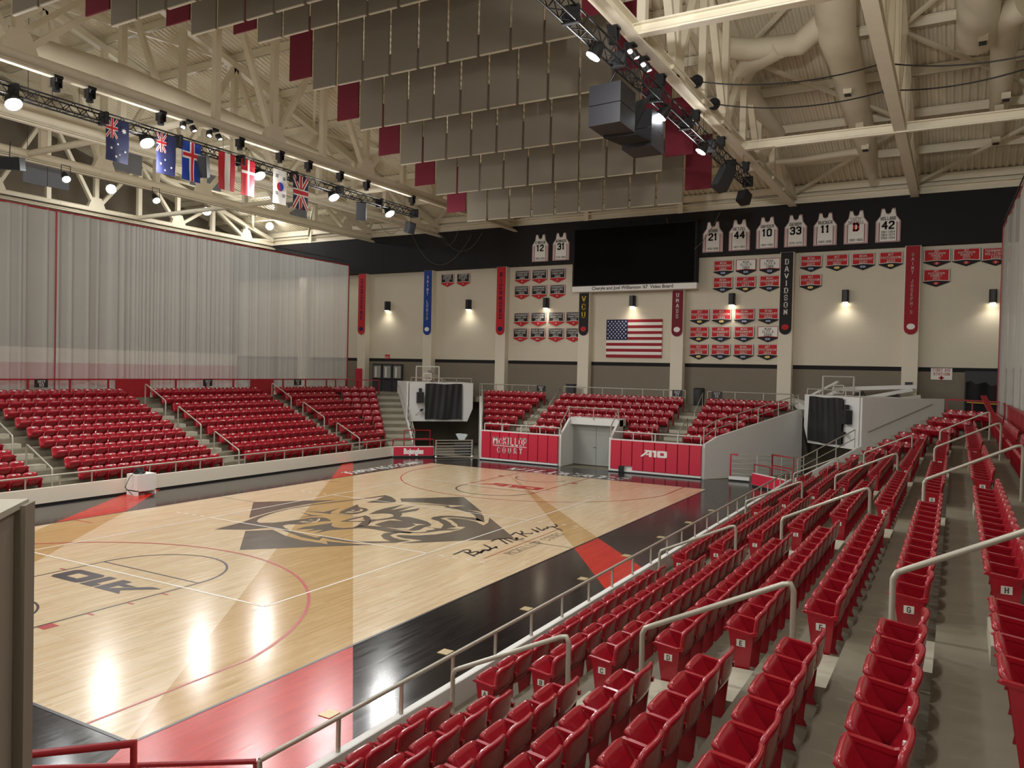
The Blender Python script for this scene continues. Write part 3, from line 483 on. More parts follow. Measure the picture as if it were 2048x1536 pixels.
# ------------------------------------------------------------------ corner boxes with covered screens, stairs
def scrbox(s, w_, yo=False):
    T0 = 14.7; T1 = 18.9; N0 = 33.6; q = (lambda n, t, z: V3(*nt(n, t, s), z))
    t = thing('screen_booth', tuple(q(N0, (T0+T1)/2, 1.7)), f'white hanging booth with a covered screen over the {w_} corner tunnel', 'booth')
    fl_ = 1 if s > 0 else -1
    d = q(N0+3.5, T0, 0)-q(N0, T0, 0)
    face = [q(N0, T0, 1.75), q(N0, T1-.35, 1.75), q(N0, T1, 2.6), q(N0, T1, 4.28), q(N0, T0, 4.28)]
    mb = MB(); mb.prism(face if s > 0 else face[::-1], d, 'white_wall'); mb.build('booth_body', t)
    mb = MB(); n_ = 26; TA, TB = (T0+1.0, T1-.75) if s < 0 else (T0+1.0, T1-.55)
    V = []; rows = 12
    for j in range(rows+1):
        for i in range(n_+1):
            u = i/n_; v = j/rows
            wv = .02*math.sin(u*37+v*3)+.03*math.sin(u*13+2*v)*v+.035*math.exp(-((u-.55)**2*60+(v-.75)**2*25))
            V.append(q(N0-.14-wv, TA+(TB-TA)*u, 4.2-2.32*v+.02*math.sin(u*9)))
    mb.add(V, [(j*(n_+1)+i, j*(n_+1)+i+1, (j+1)*(n_+1)+i+1, (j+1)*(n_+1)+i) for j in range(rows) for i in range(n_)], 'black', True)
    c = tag(mb.build('screen_cover'), f'black cloth covering the screen on the {w_} corner booth', 'cover')
    mb = MB(); f = [q(N0, TA+.08, 1.95), q(N0, TB-.08, 1.95), q(N0, TB-.08, 4.12), q(N0, TA+.08, 4.12)]
    mb.prism(f if s > 0 else f[::-1], q(N0-.07, 0, 0)-q(N0, 0, 0), 'black'); mb.build('screen', t)
    tt = TA-.33
    o = thing('loudspeaker', tuple(q(N0-.2, tt, 3.0)), f'small black loudspeaker on the {w_} corner booth', 'speaker')
    e = V3(*nt(1, 0, s), 0); g = V3(*nt(0, 1, s), 0)
    MB().obox(q(N0-.2, tt, 3.3), g, Z, e, .22, .34, .18, 'black').build('cabinet', o)
    MB().obox(q(N0-.2, tt, 3.78), g, Z, e, .09, .12, .1, 'black').build('bracket', o)
    o = thing('camera_arm', tuple(q(N0-.12, tt-.0, 2.3)), f'small black lamp on a short arm at the {w_} corner booth', 'lamp')
    MB().obox(q(N0-.25, tt+.1, 2.5), g, Z+g*.6, e, .09, .07, .1, 'black').build('head', o)
    MB().tube([q(N0, tt-.25, 2.15), q(N0-.22, tt+.02, 2.42)], .015, 'rail', 6).build('arm', o)
    railing(f'pale railing on top of the {w_} corner booth', [tuple(q(N0+.08, T0+.1, 4.28)), tuple(q(N0+.08, T1-.1, 4.28))], .3, 1.1, 'rail')
    # tunnel mouth: dark back wall, side
    mb = MB(); f = [q(38.4, T0, 0), q(38.4, T1+.6, 0), q(38.4, T1+.6, CZ-.35), q(38.4, T0, CZ-.35)]
    mb.prism(f if s > 0 else f[::-1], q(38.5, 0, 0)-q(38.4, 0, 0), 'taupe'); struct(mb, f'wall_tunnel_{w_.replace(" ", "_")}')
    # stair side wall
    mb = MB(); f = [q(30.1, TE+.02, 0), q(38.4, TE+.02, 0), q(38.4, TE+.02, 4.28), q(33.62, TE+.02, 4.28), q(33.62, TE+.02, 1.95), q(30.3, TE+.02, .5), q(30.1, TE+.02, .5)]
    f2 = [q(34, TE+.02, 1.7), q(38.4, TE+.02, 1.7), q(38.4, TE+.02, 4.28), q(34, TE+.02, 4.28)]
    mb.prism(f[::-1] if s > 0 else f, q(0, .12, 0), 'white_wall'); struct(mb, f'wall_stair_{w_.replace(" ", "_")}')
    railing(f'two-bar grey stair railing in front of the {w_} corner booth', [tuple(q(30.2, TE+.08, .5)), tuple(q(33.3, TE+.08, 1.9))], .85, 1.1, 'rail', mid=True)
    o = thing('handrail', tuple(q(34.5, TE-.05, 2.6)), f'dark wall handrail along the stairs behind the {w_} corner booth', 'handrail')
    MB().tube([q(33.9, TE-.06, 2.65), q(37.6, TE-.06, 4.02)], .025, 'rail', 8).build('rail', o)
    for n_ in (34.3, 36, 37.4): MB().tube([q(n_, TE+.02, 2.65+(n_-33.9)*.37), q(n_, TE-.06, 2.65+(n_-33.9)*.37)], .015, 'rail', 6).build('bracket', o)
scrbox(-1, 'far left'); scrbox(1, 'far right')
# the matching booth at the near corner: its flank fills the lower left edge of the photo
def q2(n, t, z): x, y = nt(n, t, 1); return V3(x, YF-y, z)
t = thing('screen_booth', tuple(q2(31.5, 15, 0)), 'grey painted booth with a trimmed corner at the lower left edge of the photo', 'booth')
mb = MB(); f = [q2(31.62, 14.53, 0), q2(31.62, 18, 0), q2(31.62, 18, 4.28), q2(31.62, 14.53, 4.28)]
mb.prism(f[::-1], q2(4.2, 0, 0)-q2(0, 0, 0), 'taupe'); mb.build('booth_body', t)
mb = MB(); f = [q2(31.42, 14.47, 0), q2(31.42, 14.62, 0), q2(31.42, 14.62, 4.3), q2(31.42, 14.47, 4.3)]
mb.prism(f[::-1], q2(.2, 0, 0)-q2(0, 0, 0), 'taupe'); mb.build('corner_trim', t)
mb = MB(); f = [q2(31.45, 14.5, 4.28), q2(31.45, 18, 4.28), q2(31.45, 18, 4.32), q2(31.45, 14.5, 4.32)]
mb.prism(f[::-1], q2(4.3, 0, 0)-q2(0, 0, 0), 'concrete_light'); mb.build('top_cap', t)
# ------------------------------------------------------------------ walls of the hall
YW = 40.0
mb = MB(); mb.box((-36, YW, -.3), (26, YW+.3, 5.63), 'block_taupe'); mb.box((-36, YW, 5.63), (26, YW+.3, 5.86), 'black_matte'); mb.box((-36, YW, 5.86), (26, YW+.3, 16.5), 'block_cream')
struct(mb, 'wall_far', 'cream painted block wall with a black stripe and taupe base at the far end')
mb = MB(); mb.box((-36, 39.42, 12.22), (26, YW, 14.86), 'band_black'); struct(mb, 'trim_1', 'wide black band across the top of the far wall')
mb = MB(); mb.box((-36, 39.75, 14.86), (26, YW+.2, 16.2), 'steel')
for z in (14.9, 15.28, 15.75): mb.box((-36, 39.5, z), (26, 39.8, z+.07), 'steel')
for x in (-27.4, -21.9, -15.9, -9.8, -3.6, 2.6, 8.9, 15.2, 20.5): mb.box((x-.15, 39.45, 14.86), (x+.15, 39.8, 15.9), 'steel')
struct(mb, 'trim_2', 'cream steel edge beam between the far wall and the roof')
COLX = [-28.1, -22.0, -15.9, -9.8, -3.6, 2.58, 8.86, 15.2]
for i, x in enumerate(COLX):
    mb = MB(); mb.box((x-.38, 39.5, 0), (x+.38, YW+.02, 12.3), 'col_paint'); struct(mb, f'trim_{3+i}', 'square cream pilaster on the far wall')
mb = MB(); mb.box((-36.3, -13, 0), (-36, 41, 6), 'cream').box((-36.3, -13, 6), (-36, 41, 24), 'taupe').box((-36, -13, CZ), (-35.95, 41, 5.0), 'pad_red'); struct(mb, 'wall_left', 'outer left wall behind the curtain')
mb = MB(); mb.box((24, -13, 0), (24.3, 41, 24), 'cream'); struct(mb, 'wall_right', 'outer right wall behind the curtain')
# ------------------------------------------------------------------ roof deck
EY, EZ, SL, RY = 39.8, 15.85, .28, 14.33
dz = lambda y: EZ+SL*(EY-abs(y-RY)-RY)
mb = MB(); P = .3; x = -36.0; V = []; y0, y1 = -12.5, EY+.2
while x < 26:
    for dx, h in ((0, 0), (.1, 0), (.15, .09), (.25, .09)): V.append((x+dx, h))
    x += P
n = len(V)
vs = [(a, y, dz(y)+h) for y in (y0, RY, y1) for a, h in V]
mb.add(vs, [(j*n+i, (j+1)*n+i, (j+1)*n+i+1, j*n+i+1) for j in (0, 1) for i in range(n-1)], 'deck'); o = struct(mb, 'ceiling', 'cream corrugated steel roof deck')
mb = MB(); mb.box((-37, -13, 24.5), (27, 41.5, 24.7), 'deck')
PY = [39.55, 36.75, 33.6, 30.55, 27.5, 24.4, 21.3, 18.2, 15.1]
PYA = PY+[2*RY-y for y in PY[:-2]]
for i, y in enumerate(PYA):
    if y > 36.9 and False: continue
    o = MB().box((-35.9, y-.07, dz(y)-.42), (23.9, y+.07, dz(y)-.36), 'steel').box((-35.9, y-.02, dz(y)-.42), (23.9, y+.02, dz(y)-.03), 'steel').box((-35.9, y-.07, dz(y)-.08), (23.9, y+.07, dz(y)-.03), 'steel').build('roof_purlin')
    tag(o, f'cream steel roof purlin, {ORD[i]} one counted back from the far wall', 'roof beam', 'purlins under the roof deck')
# ------------------------------------------------------------------ roof trusses
def truss(x, lab, rnd):
    t = thing('roof_truss', (x, RY, 14.75), lab, 'roof truss', 'steel trusses carrying the roof')
    m_ = MB(); ya, yb = -12, 39.5
    if rnd:
        m_.tube([(x, ya, 14.95), (x, yb, 14.95)], .2, 'steel', 14)
        for y in range(-10, 40, 4): m_.tube([(x, y, 14.95), (x, y+.06, 14.95)], .215, 'steel', 14)
    else:
        m_.box((x-.2, ya, 15.1), (x+.2, yb, 15.16), 'steel').box((x-.2, ya, 14.74), (x+.2, yb, 14.8), 'steel').box((x-.03, ya, 14.8), (x+.03, yb, 15.1), 'steel')
    m_.build('bottom_chord', t)
    if rnd: MB().box((x+.28, ya, 14.5), (x+.5, yb, 14.56), 'steel').box((x-.05, ya, 14.62), (x+.4, yb, 14.66), 'steel').build('walk_ledge', t)
    MB().bar((x, ya, dz(ya)-.62), (x, RY, dz(RY)-.62), .35, .3, 'steel').bar((x, RY, dz(RY)-.62), (x, yb, dz(yb)-.62), .35, .3, 'steel').build('top_chord', t)
    ys = sorted(PYA)
    for i, y in enumerate(ys):
        zt = dz(y)-.62
        if zt-15 > .5: MB().box((x-.13, y-.14, 14.95), (x+.13, y+.14, zt), 'steel').build('upright', t)
        if i < len(ys)-1:
            y2 = ys[i+1]; a, b = ((y, 15.0), (y2, dz(y2)-.62)) if (i % 2 == 0) else ((y, zt), (y2, 15.0))
            MB().bar((x, a[0], a[1]), (x, b[0], b[1]), .26, .2, 'steel').build('brace', t)
        if i % 2 == 0 and i > 0:
            MB().prism([(x-.15, y-.65, 14.95), (x-.15, y+.65, 14.95), (x-.15, y+.3, 15.75), (x-.15, y-.3, 15.75)], (.3, 0, 0), 'steel').build('gusset_plate', t)
    return t
for x, r_, lab in [(-31.6, 1, 'farthest left roof truss, beyond the curtain'), (-21.3, 1, 'round-tubed roof truss above the left curtain'),
                   (-15.2, 1, 'round-tubed roof truss above the left seats'), (-9.1, 1, 'large round-tubed roof truss above the row of hanging flags'), (9.1, 0, 'cream roof truss directly right of the grey baffles'), (15.2, 0, 'cream roof truss carrying the black cable pulleys, at the upper right'), (21.3, 0, 'roof truss beyond the right curtain')]:
    truss(x, lab, r_)
for y, w_ in ((1.6, 'nearest'), (14.4, 'middle'), (27.2, 'far')):
    for x0, x1, s_ in ((-33.5, -9.1, 'left'), (9.1, 23.9, 'right')):
        o = MB()
        if s_ == 'left': o.tube([(x0, y, 14.95), (x1, y, 14.95)], .15, 'steel', 12)
        else: o.box((x0, y-.15, 15.08), (x1, y+.15, 15.13), 'steel').box((x0, y-.15, 14.78), (x1, y+.15, 14.83), 'steel').box((x0, y-.02, 14.8), (x1, y+.02, 15.1), 'steel').tube([(x0+1.5, y-.4, 14.7), (x1, y-.4, 14.7)], .035, 'steel', 6)
        tag(o.build('roof_strut'), f'cream cross strut joining the roof trusses on the {s_}, the {w_} one', 'roof beam', 'cross struts between the trusses')
XB = [(-33.5, -27.4), (-27.4, -21.3), (-21.3, -15.2), (-15.2, -9.1), (9.1, 15.2), (15.2, 21.3)]
for x0, x1 in XB:
    for j, y in enumerate((20.8, 33.6)):
        sd = 'left' if x0 < 0 else 'right'
        ya, yb = (y-6.2, y+6.2) if j else (y-6.2, y+6.2)
        m_ = MB()
        for a, b in (((x0, ya), (x1, y)), ((x0, yb), (x1, y))):
            yy = min(b[1], 39.3); aa = min(a[1], 39.3)
            m_.bar((a[0], aa, dz(aa)-.6), (b[0], yy, dz(yy)-.6), .14, .14, 'steel')
        tag(m_.build('roof_brace'), f'pair of diagonal cream braces under the {sd} roof, {"far" if j else "middle"} bay, {ORD[int(abs(x0)//6)]} line out', 'roof brace')
# ------------------------------------------------------------------ acoustic baffles
X0, PW = -7.22, 1.335
rows = [(RY+2.94*i, 13.2+.83*(5-i)) for i in (5, 4, 3, 2, 1, 0)]
rows += [(RY-2.94*i, 13.2+.83*(5-i)) for i in (1, 2, 3, 4)]
bm = {}
for ri, (y, z) in enumerate(rows):
    for i in range(11):
        red = i in (0, 10)
        key = red
        if key not in bm:
            m_ = MB(); h0 = .55 if red else 0; c_ = 'baffle_red' if red else 'baffle'
            m_.box((-.61, -.03, h0), (.61, .03, 3.02), c_)
            if not red: m_.box((-.59, -.04, -.035), (.59, .04, 0), 'baffle_edge')
            m_.box((-.3, -.006, 3.0), (-.288, .006, 5.63), 'dark_grey').box((.288, -.006, 3.0), (.3, .006, 5.63), 'dark_grey')
            bm[key] = m_.mesh('acoustic_baffle')
        x = X0+PW*i+.61; u, v, w_ = proj((x, y, z))
        if w_ < 1 or v < -40 or u < -60 or u > 2100:
            if v < -200 or w_ < 1: continue
        o = bpy.data.objects.new('acoustic_baffle', bm[key]); col.objects.link(o); o.location = (x, y, z)
        tag(o, f'{"dark red" if red else "grey"} hanging acoustic baffle, {ORD[i]} from left in the {ORD[ri]} hanging row from far wall', 'acoustic panel', 'acoustic baffles hanging under the roof')
for i, (u0, v0, u1, v1) in enumerate([(45, 322, 92, 374), (94, 328, 136, 382), (226, 292, 282, 352), (380, 338, 440, 384), (556, 392, 612, 438)]):
    a, b = at(u0, v0, 0, -23.5), at(u1, v1, 0, -23.5)
    o = MB().box((-23.5, a[1], b[2]), (-23.42, b[1], a[2]), 'panel_blue').box((-23.47, a[1]+.2, a[2]), (-23.45, a[1]+.22, dz(a[1])-.1), 'dark_grey').build('acoustic_baffle')
    tag(o, f'bluish grey hanging panel in the upper left roof, {ORD[i]} from left', 'acoustic panel', 'bluish panels above the left curtain')
# ------------------------------------------------------------------ ducts
def roofpt(px, py, off):
    d = AF*FPX+AR*(px-1024)-AU*(py-768); t_ = (EZ+SL*(EY)-off-SL*CAM[1]-CAM[2])/(d[2]+SL*d[1]); return CAM+d*t_
def duct(pts, r, lab, vents=()):
    t = thing('air_duct', tuple(pts[0]), lab, 'air duct'); m_ = MB(); m_.tube(pts, r, 'duct', 18)
    m_.build('duct_body', t)
    for v in vents:
        MB().box((v[0]-.16, v[1]-.22, v[2]-.2), (v[0]+.16, v[1]+.22, v[2]+.05), 'duct').box((v[0]-.12, v[1]-.18, v[2]-.22), (v[0]+.12, v[1]+.18, v[2]-.2), 'dark_grey').build('vent', t)
    return t
R_ = roofpt
D1 = [R_(1668, -60, 1.5), R_(1672, 60, 1.5), R_(1690, 120, 1.5), R_(1712, 215, 1.4), R_(1726, 262, 1.3), R_(1738, 320, 1.2), R_(1746, 352, 1.1)]
duct(D1, [.72, .72, .62, .55, .5, .36, .26], 'large cream round duct tapering down the roof slope between the two right trusses', [R_(1696, 180, 2.0), R_(1720, 250, 1.9), R_(1731, 292, 1.7)])
duct([R_(1650, 40, 1.5), R_(1600, 88, 1.5), R_(1500, 100, 1.5), R_(1440, 92, 1.5), R_(1400, 45, 1.5), R_(1390, -20, 1.5)], .42, 'cream branch duct curving left from the large right duct')
duct([R_(1560, 95, 1.6), R_(1500, 128, 1.6), R_(1482, 155, 1.5), R_(1510, 205, 1.4), R_(1558, 268, 1.3)], [.42, .42, .42, .38, .3], 'cream branch duct bending down beside the right truss')
duct([R_(1722, 302, 1.3), R_(1690, 306, 1.3), R_(1600, 320, 1.3), R_(1520, 328, 1.3)], [.2, .17, .15, .14], 'thin cream duct running left under the far right roof')
a = R_(1955, 60, 1.6)
duct([a+V3(0, -3, .84), a, a+V3(0, .5, -.14)], .68, 'short fat cream drum duct at the upper right edge of the photo', [R_(1966, 75, 2.2)])
duct([R_(2050, 10, 1.5), R_(2018, 30, 1.5), R_(2008, 90, 1.5), R_(2004, 150, 1.4), R_(1998, 205, 1.3), R_(1996, 265, 1.2)], [.5, .5, .45, .42, .36, .26], 'cream duct with square vents beside the right edge of the photo', [R_(2012, 190, 1.8), R_(1998, 215, 1.8), R_(1992, 278, 1.5)])
duct([(-12.2, -2, 16.4), (-12.2, 10, 16.4), (-12.2, 13, 16.6), (-12.2, 17, 16.4), (-12.4, 24, 16.2), (-12.4, 30, 15.8)], [.6, .6, .55, .5, .42, .3], 'fat cream duct between the two left trusses')
duct([(-17.8, 4, 16.0), (-17.8, 16, 16.0), (-17.8, 30, 15.6)], [.55, .5, .35], 'cream duct above the left seats, left of the round truss')
# ------------------------------------------------------------------ black lighting trusses
def rig(x, lab, y0=-8, y1=28.7):
    t = thing('lighting_truss', (x, y1, 13.75), lab, 'lighting truss', 'black box trusses under the roof'); h = .17; z = 13.78
    for sx, sz in ((-1, -1), (1, -1), (1, 1), (-1, 1)): MB().tube([(x+sx*h, y0, z+sz*h), (x+sx*h, y1, z+sz*h)], .03, 'black', 6).build('chord', t)
    m_ = MB(); y = y0
    while y < y1-.3:
        for sx in (-1, 1):
            m_.bar((x+sx*h, y, z-h), (x+sx*h, y+.3, z+h), .022, .022, 'black_matte'); m_.bar((x+sx*h, y+.3, z+h), (x+sx*h, y+.6, z-h), .022, .022, 'black_matte')
        m_.bar((x-h, y, z-h), (x+h, y+.3, z-h), .022, .022, 'black_matte'); m_.bar((x+h, y+.3, z-h), (x-h, y+.6, z-h), .022, .022, 'black_matte')
        y += .6
    m_.build('lacing', t)
    y = y1-.1
    while y > y0: MB().box((x-h-.05, y-.06, z-h-.05), (x+h+.05, y+.06, z+h+.05), 'black_matte').build('joint_block', t); y -= 3.05
    y = y1-1
    while y > y0: MB().tube([(x, y, z+h), (x, y, 14.75)], .008, 'black', 4).build('hang_wire', t); y -= 6.1
rig(-9.1, 'long black lighting truss on the left, from which the national flags hang')
rig(9.1, 'long black lighting truss on the right, in front of the grey baffles')
def lamp(p, tgt, lab, e, lens='lens', grp=None, size=.2, hang=.25, pf=.2, ang=150):
    p = V3(*p); d = V3(*tgt)-p; d /= np.linalg.norm(d)
    t = thing('stage_light', tuple(p), lab, 'light', grp)
    MB().tube([p-d*.3, p-d*.05, p+d*.1], [size*.55, size*.9, size], 'black', 14).build('lamp_housing', t)
    MB().tube([p+d*.1, p+d*.125], [size*.93, size*.93], lens, 14).build('lens', t)
    MB().tube([p+V3(0, -size-.03, 0), p+V3(0, -size-.03, hang), p+V3(0, size+.03, hang), p+V3(0, size+.03, 0)], .015, 'black', 5).build('yoke', t)
    if e: point(tuple(p+d*(.3+size)+V3(0, 0, -.15)), e*pf, r=.2); spot(tuple(p+d*(.3+size)), tuple(p+d*3+V3(0, 0, -2 if ang > 120 else 0)), e*.85, ang, .6, r=.2)
LN = [(-9.1, 7.2), (-9.1, 11.95), (-9.1, 17.35), (-9.1, 22.0), (-9.1, 26.3)]
for i, (x, y) in enumerate(LN):
    lamp((x+.05, y, 13.42), (0, y, 0), f'bright white court light on the left black truss, {ORD[i]} from left', LIGHT_RIG, 'lens', 'court lights on the left black truss', .26)
for i, y in enumerate((1.5, -3.5)): lamp((-9.05, y, 13.42), (0, y, 0), f'court light on the left black truss out of view, {ORD[i]}', LIGHT_RIG, 'lens', 'court lights on the left black truss')
for i, (u, v) in enumerate([(385*.3418, 1040*.3418), (650*.3418, 1105*.3418), (912*.3418, 1165*.3418), (1210*.3418, 1235*.3418), (1578*.3418, 1323*.3418)]):
    far_ = i in (1, 3, 4); p = at(u, v, 2, 16.0) if far_ else at(u, v, 0, -15.2)
    lamp(p, (6, 2, 0) if far_ else (-4, p[1]-2, 0), f'bright white lamp hanging below the upper left steelwork, {ORD[i]} from left', LIGHT_LOW if far_ else 90, 'lens', 'lamps hanging over the left seats', .3 if far_ else .16, 1.0 if far_ else .5, .12, 115)
for i, (u, v) in enumerate([(1190, 112), (1325, 242), (1404, 312)]):
    p = at(u, v, 0, 9.1); p[2] = 13.4; lamp(p, (-1 if i == 1 else 2, p[1]-3, 0), f'court light on the right black truss, {ORD[i]} from the top', LIGHT_RIG, 'lens', 'court lights on the right black truss')
for i, (x, y) in enumerate(((9.1, 3.0), (9.1, -4.0), (15.2, 3.0), (15.2, -7.0))):
    lamp((x, y, 13.4), (0, y, 0), f'extra unseen light on the right roof truss, {ORD[i]}', LIGHT_RIG*.7, 'lens')  # the pair on the outer truss is added to brighten the right side
    if x > 10 and y > 0: spot((x, y, 12.6), (14.5, 27, 18.5), 2600, 95, .8, (1, .98, .95), .3)  # added unseen uplight, only there to brighten the right roof
# moving heads and small fixtures on the truss chords
def mhead(p, lab, k, grp):
    t = thing('moving_light', tuple(p), lab, 'light', grp); p = V3(*p)
    MB().box(p+V3(-.16, -.14, -.02), p+V3(.16, .14, .08), 'black').build('base', t)
    if k == 0:
        
        for q_ in (-.13, .1): MB().box(p+V3(-.13, q_, -.3), p+V3(.13, q_+.03, 0), 'black').build('yoke_arm', t)
        MB().tube([p+V3(-.02, 0, -.12), p+V3(0, 0, -.42)], [.1, .12], 'black', 12).build('head', t)
    else:
        
        for s_ in (-1, 1): MB().tube([p+V3(0, .2*s_, -.1), p+V3(.08, .26*s_, -.28)], .12, 'black', 12).build('head', t)
        
        for s_ in (-1, 1): MB().tube([p+V3(.08, .26*s_, -.28), p+V3(.082, .263*s_, -.29)], .08, 'lens_dim', 10).build('lens', t)
for i, (u, v, k) in enumerate([(113, 145, 0), (180, 172, 0), (322, 220, 0), (375, 240, 1), (427, 256, 1), (480, 272, 0), (560, 302, 0), (617, 322, 0), (680, 345, 0), (733, 366, 0), (824, 398, 0)]):
    p = at(u, v, 0, -8.72); p[2] = 14.5; mhead(p, f'small black light under the flag-side truss chord, {ORD[i]} from left', k, 'small black lights on the left truss chord')
for i, (u, v, k) in enumerate([(1228, 28, 0), (1262, 62, 1), (1288, 92, 1), (1322, 128, 0), (1392, 207, 0), (1443, 268, 0), (1492, 322, 0)]):
    p = at(u, v, 0, 8.9); p[2] = 14.7; mhead(p, f'small black light under the right truss chord, {ORD[i]} from the top', k, 'small black lights on the right truss chord')
# loudspeakers under the rigs
def cab(u, v, x, z, sz, rot, lab, tilt=.3):
    p = at(u, v, 0, x); p[2] = z; t = thing('loudspeaker', tuple(p), lab, 'speaker')
    g = V3(math.cos(rot)*1., math.sin(rot), 0); e = V3(-math.sin(rot), math.cos(rot), 0); up = Z*math.cos(tilt)+g*math.sin(tilt); f = np.cross(e, up)
    MB().obox(p, e, up, f, sz[0]/2, sz[2]/2, sz[1]/2, 'black').build('cabinet', t)
    MB().obox(p+f*(sz[1]/2+.01), e, up, f, sz[0]/2-.03, sz[2]/2-.03, .012, 'black_matte').build('grille', t)
    MB().tube([p+up*sz[2]/2, (p[0], p[1], 13.65)], .02, 'black', 6).build('hanger', t)
    return t
cab(403, 337, -9.0, 13.05, (.5, .55, .85), -.9, 'black loudspeaker hanging beside the blue flag with a red cross')
cab(722, 434, -9.0, 13.05, (.5, .5, .85), -.9, 'black loudspeaker hanging near the far end of the left truss')
cab(820, 452, -9.0, 12.9, (.42, .42, .6), -.3, 'small black loudspeaker below the far tip of the left truss')
cab(1447, 365, 9.1, 13.0, (.5, .5, .95), -2.2, 'tilted black loudspeaker near the far end of the right truss', -.5)
cab(1488, 395, 9.1, 12.95, (.45, .45, .5), -1.9, 'small black loudspeaker below the far tip of the right truss', -.4)
cab(20, 345, -14.8, 12.8, (.9, .5, .5), -.9, 'wide black unit hanging at the left edge of the photo', .2)
a = at(1228, 175, 0, 8.6); b = at(1290, 225, 0, 8.6)
for i, (p, w_) in enumerate(((a, 'left'), (b, 'right'))):
    t = thing('line_array_speaker', (p[0], p[1], 12.2), f'large two-stack grey loudspeaker array under the right truss, {w_} one', 'speaker', 'large loudspeakers under the right truss')
    for j in range(2):
        z0 = 13.35-.58*j; MB().prism([(p[0]-.55, p[1]-.5, z0), (p[0]+.45, p[1]-.6, z0), (p[0]+.45, p[1]+.55, z0), (p[0]-.55, p[1]+.6, z0)], (0, 0, -.56), 'speaker_grey').build('cabinet', t)
    MB().box((p[0]-.58, p[1]-.3, 12.9), (p[0]-.55, p[1]-.18, 13.1), 'black').build('handle', t)
    MB().tube([(p[0], p[1]-.4, 13.35), (p[0]+.3, p[1]-.4, 13.8)], .03, 'black', 6).build('hanger', t)
p = (a+b)/2; t = thing('array_bracket', (p[0], p[1], 11.9), 'black folded steel bracket between the two large loudspeakers', 'bracket')
MB().prism([(p[0]-.5, p[1]-.8, 12.15), (p[0]+.5, p[1]-.7, 12.15), (p[0]+.5, p[1]+.5, 12.3), (p[0]-.5, p[1]+.6, 12.3)], (0, 0, .08), 'black_matte').bar((p[0], p[1]-.5, 12.2), (p[0]+.3, p[1]+.3, 13.5), .5, .05, 'black_matte').build('plate', t)
# pulleys and cables
CP = [(1393, 163, 9.3), (1428, 208, 9.3), (1768, 126, 15.0), (1778, 180, 15.0)]
pp = []
for i, (u, v, x) in enumerate(CP):
    p = at(u, v, 0, x); pp.append(p); t = thing('cable_pulley', tuple(p), f'black cable pulley on the {"truss beside the baffles" if x < 10 else "upper right truss"}, the {"upper" if i % 2 == 0 else "lower"} one', 'pulley')
    MB().cyl(p+V3(0, -.05, 0), .22, .1, 'black', 18, ax=(.2, 1, 0)).build('wheel', t)
    MB().bar(p+V3(0, 0, .1), p+V3(-.5 if x < 10 else 0, 0, .1 if x < 10 else .35), .1, .1, 'black').build('arm', t)
for i in (0, 1):
    a, b = pp[i], pp[i+2]; c = at(2100, (100, 122)[i], 0, 19.5)
    def sag(p, q, s_, n=14): return [p+(q-p)*k/n-Z*s_*4*(k/n)*(1-k/n) for k in range(n+1)]
    tag(MB().tube(sag(a, b, .35)+sag(b, c, .25)[1:], .025, 'black', 5).build('sagging_cable'), f'thin black cable sagging between the {("upper", "lower")[i]} pulleys across the upper right roof', 'cable')
def loop(u0, v0, u1, v1, ub, vb, y, lab, m_='line_grey', r=.018):
    a, b, c = at(u0, v0, 1, y), at(u1, v1, 1, y), at(ub, vb, 1, y); P = []
    for k in range(17):
        t_ = k/16; q = a*(1-t_)**2+b*t_**2+(2*c-(a+b)/2)*2*t_*(1-t_); P.append(q)
    tag(MB().tube(P, r, m_, 5).build('hanging_wire'), lab, 'wire')
loop(825, 472, 943, 470, 880, 530, 39.2, 'large thin wire loop hanging in front of the left part of the black band')
loop(878, 465, 918, 458, 898, 490, 39.2, 'small thin wire loop high on the black band')
loop(885, 472, 965, 465, 925, 503, 39.1, 'medium thin wire loop beside the small one on the black band')
loop(1333, 436, 1440, 425, 1375, 504, 38.9, 'thin pale wire hanging beside the video board to the first jersey')
loop(758, 444, 810, 440, 783, 467, 28.9, 'pale cable loop under the far end of the left truss')
# ------------------------------------------------------------------ flags
def uj(mb, T, w_, h):
    q = lambda P, m, d: mb.add([T(x, y, d) for x, y in P], [tuple(range(len(P)))], m)
    q([(0, 0), (w_, 0), (w_, h), (0, h)], 'navy', .002)
    for P in ([(0, 0), (.12*w_, 0), (w_, .88*h), (w_, h), (.88*w_, h), (0, .12*h)], [(w_, 0), (w_, .12*h), (.12*w_, h), (0, h), (0, .88*h), (.88*w_, 0)]): q(P, 'white', .003)
    for P in ([(0, 0), (.05*w_, 0), (w_, .95*h), (w_, h), (.95*w_, h), (0, .05*h)], [(w_, 0), (w_, .05*h), (.05*w_, h), (0, h), (0, .95*h), (.95*w_, 0)]): q(P, 'red', .004)
    q([(.38*w_, 0), (.62*w_, 0), (.62*w_, h), (.38*w_, h)], 'white', .005); q([(0, .4*h), (w_, .4*h), (w_, .6*h), (0, .6*h)], 'white', .005)
    q([(.43*w_, 0), (.57*w_, 0), (.57*w_, h), (.43*w_, h)], 'red', .006); q([(0, .44*h), (w_, .44*h), (w_, .56*h), (0, .56*h)], 'red', .006)
def star(mb, T, cx, cy, r, n=7, d=.007, m='white'):
    P = [(cx+(r if k % 2 == 0 else r*.45)*math.sin(math.pi*k/n), cy+(r if k % 2 == 0 else r*.45)*math.cos(math.pi*k/n)) for k in range(2*n)]
    c = T(cx, cy, d); mb.add([c]+[T(x, y, d) for x, y in P], [(0, i+1, (i+1) % (2*n)+1) for i in range(2*n)], m)
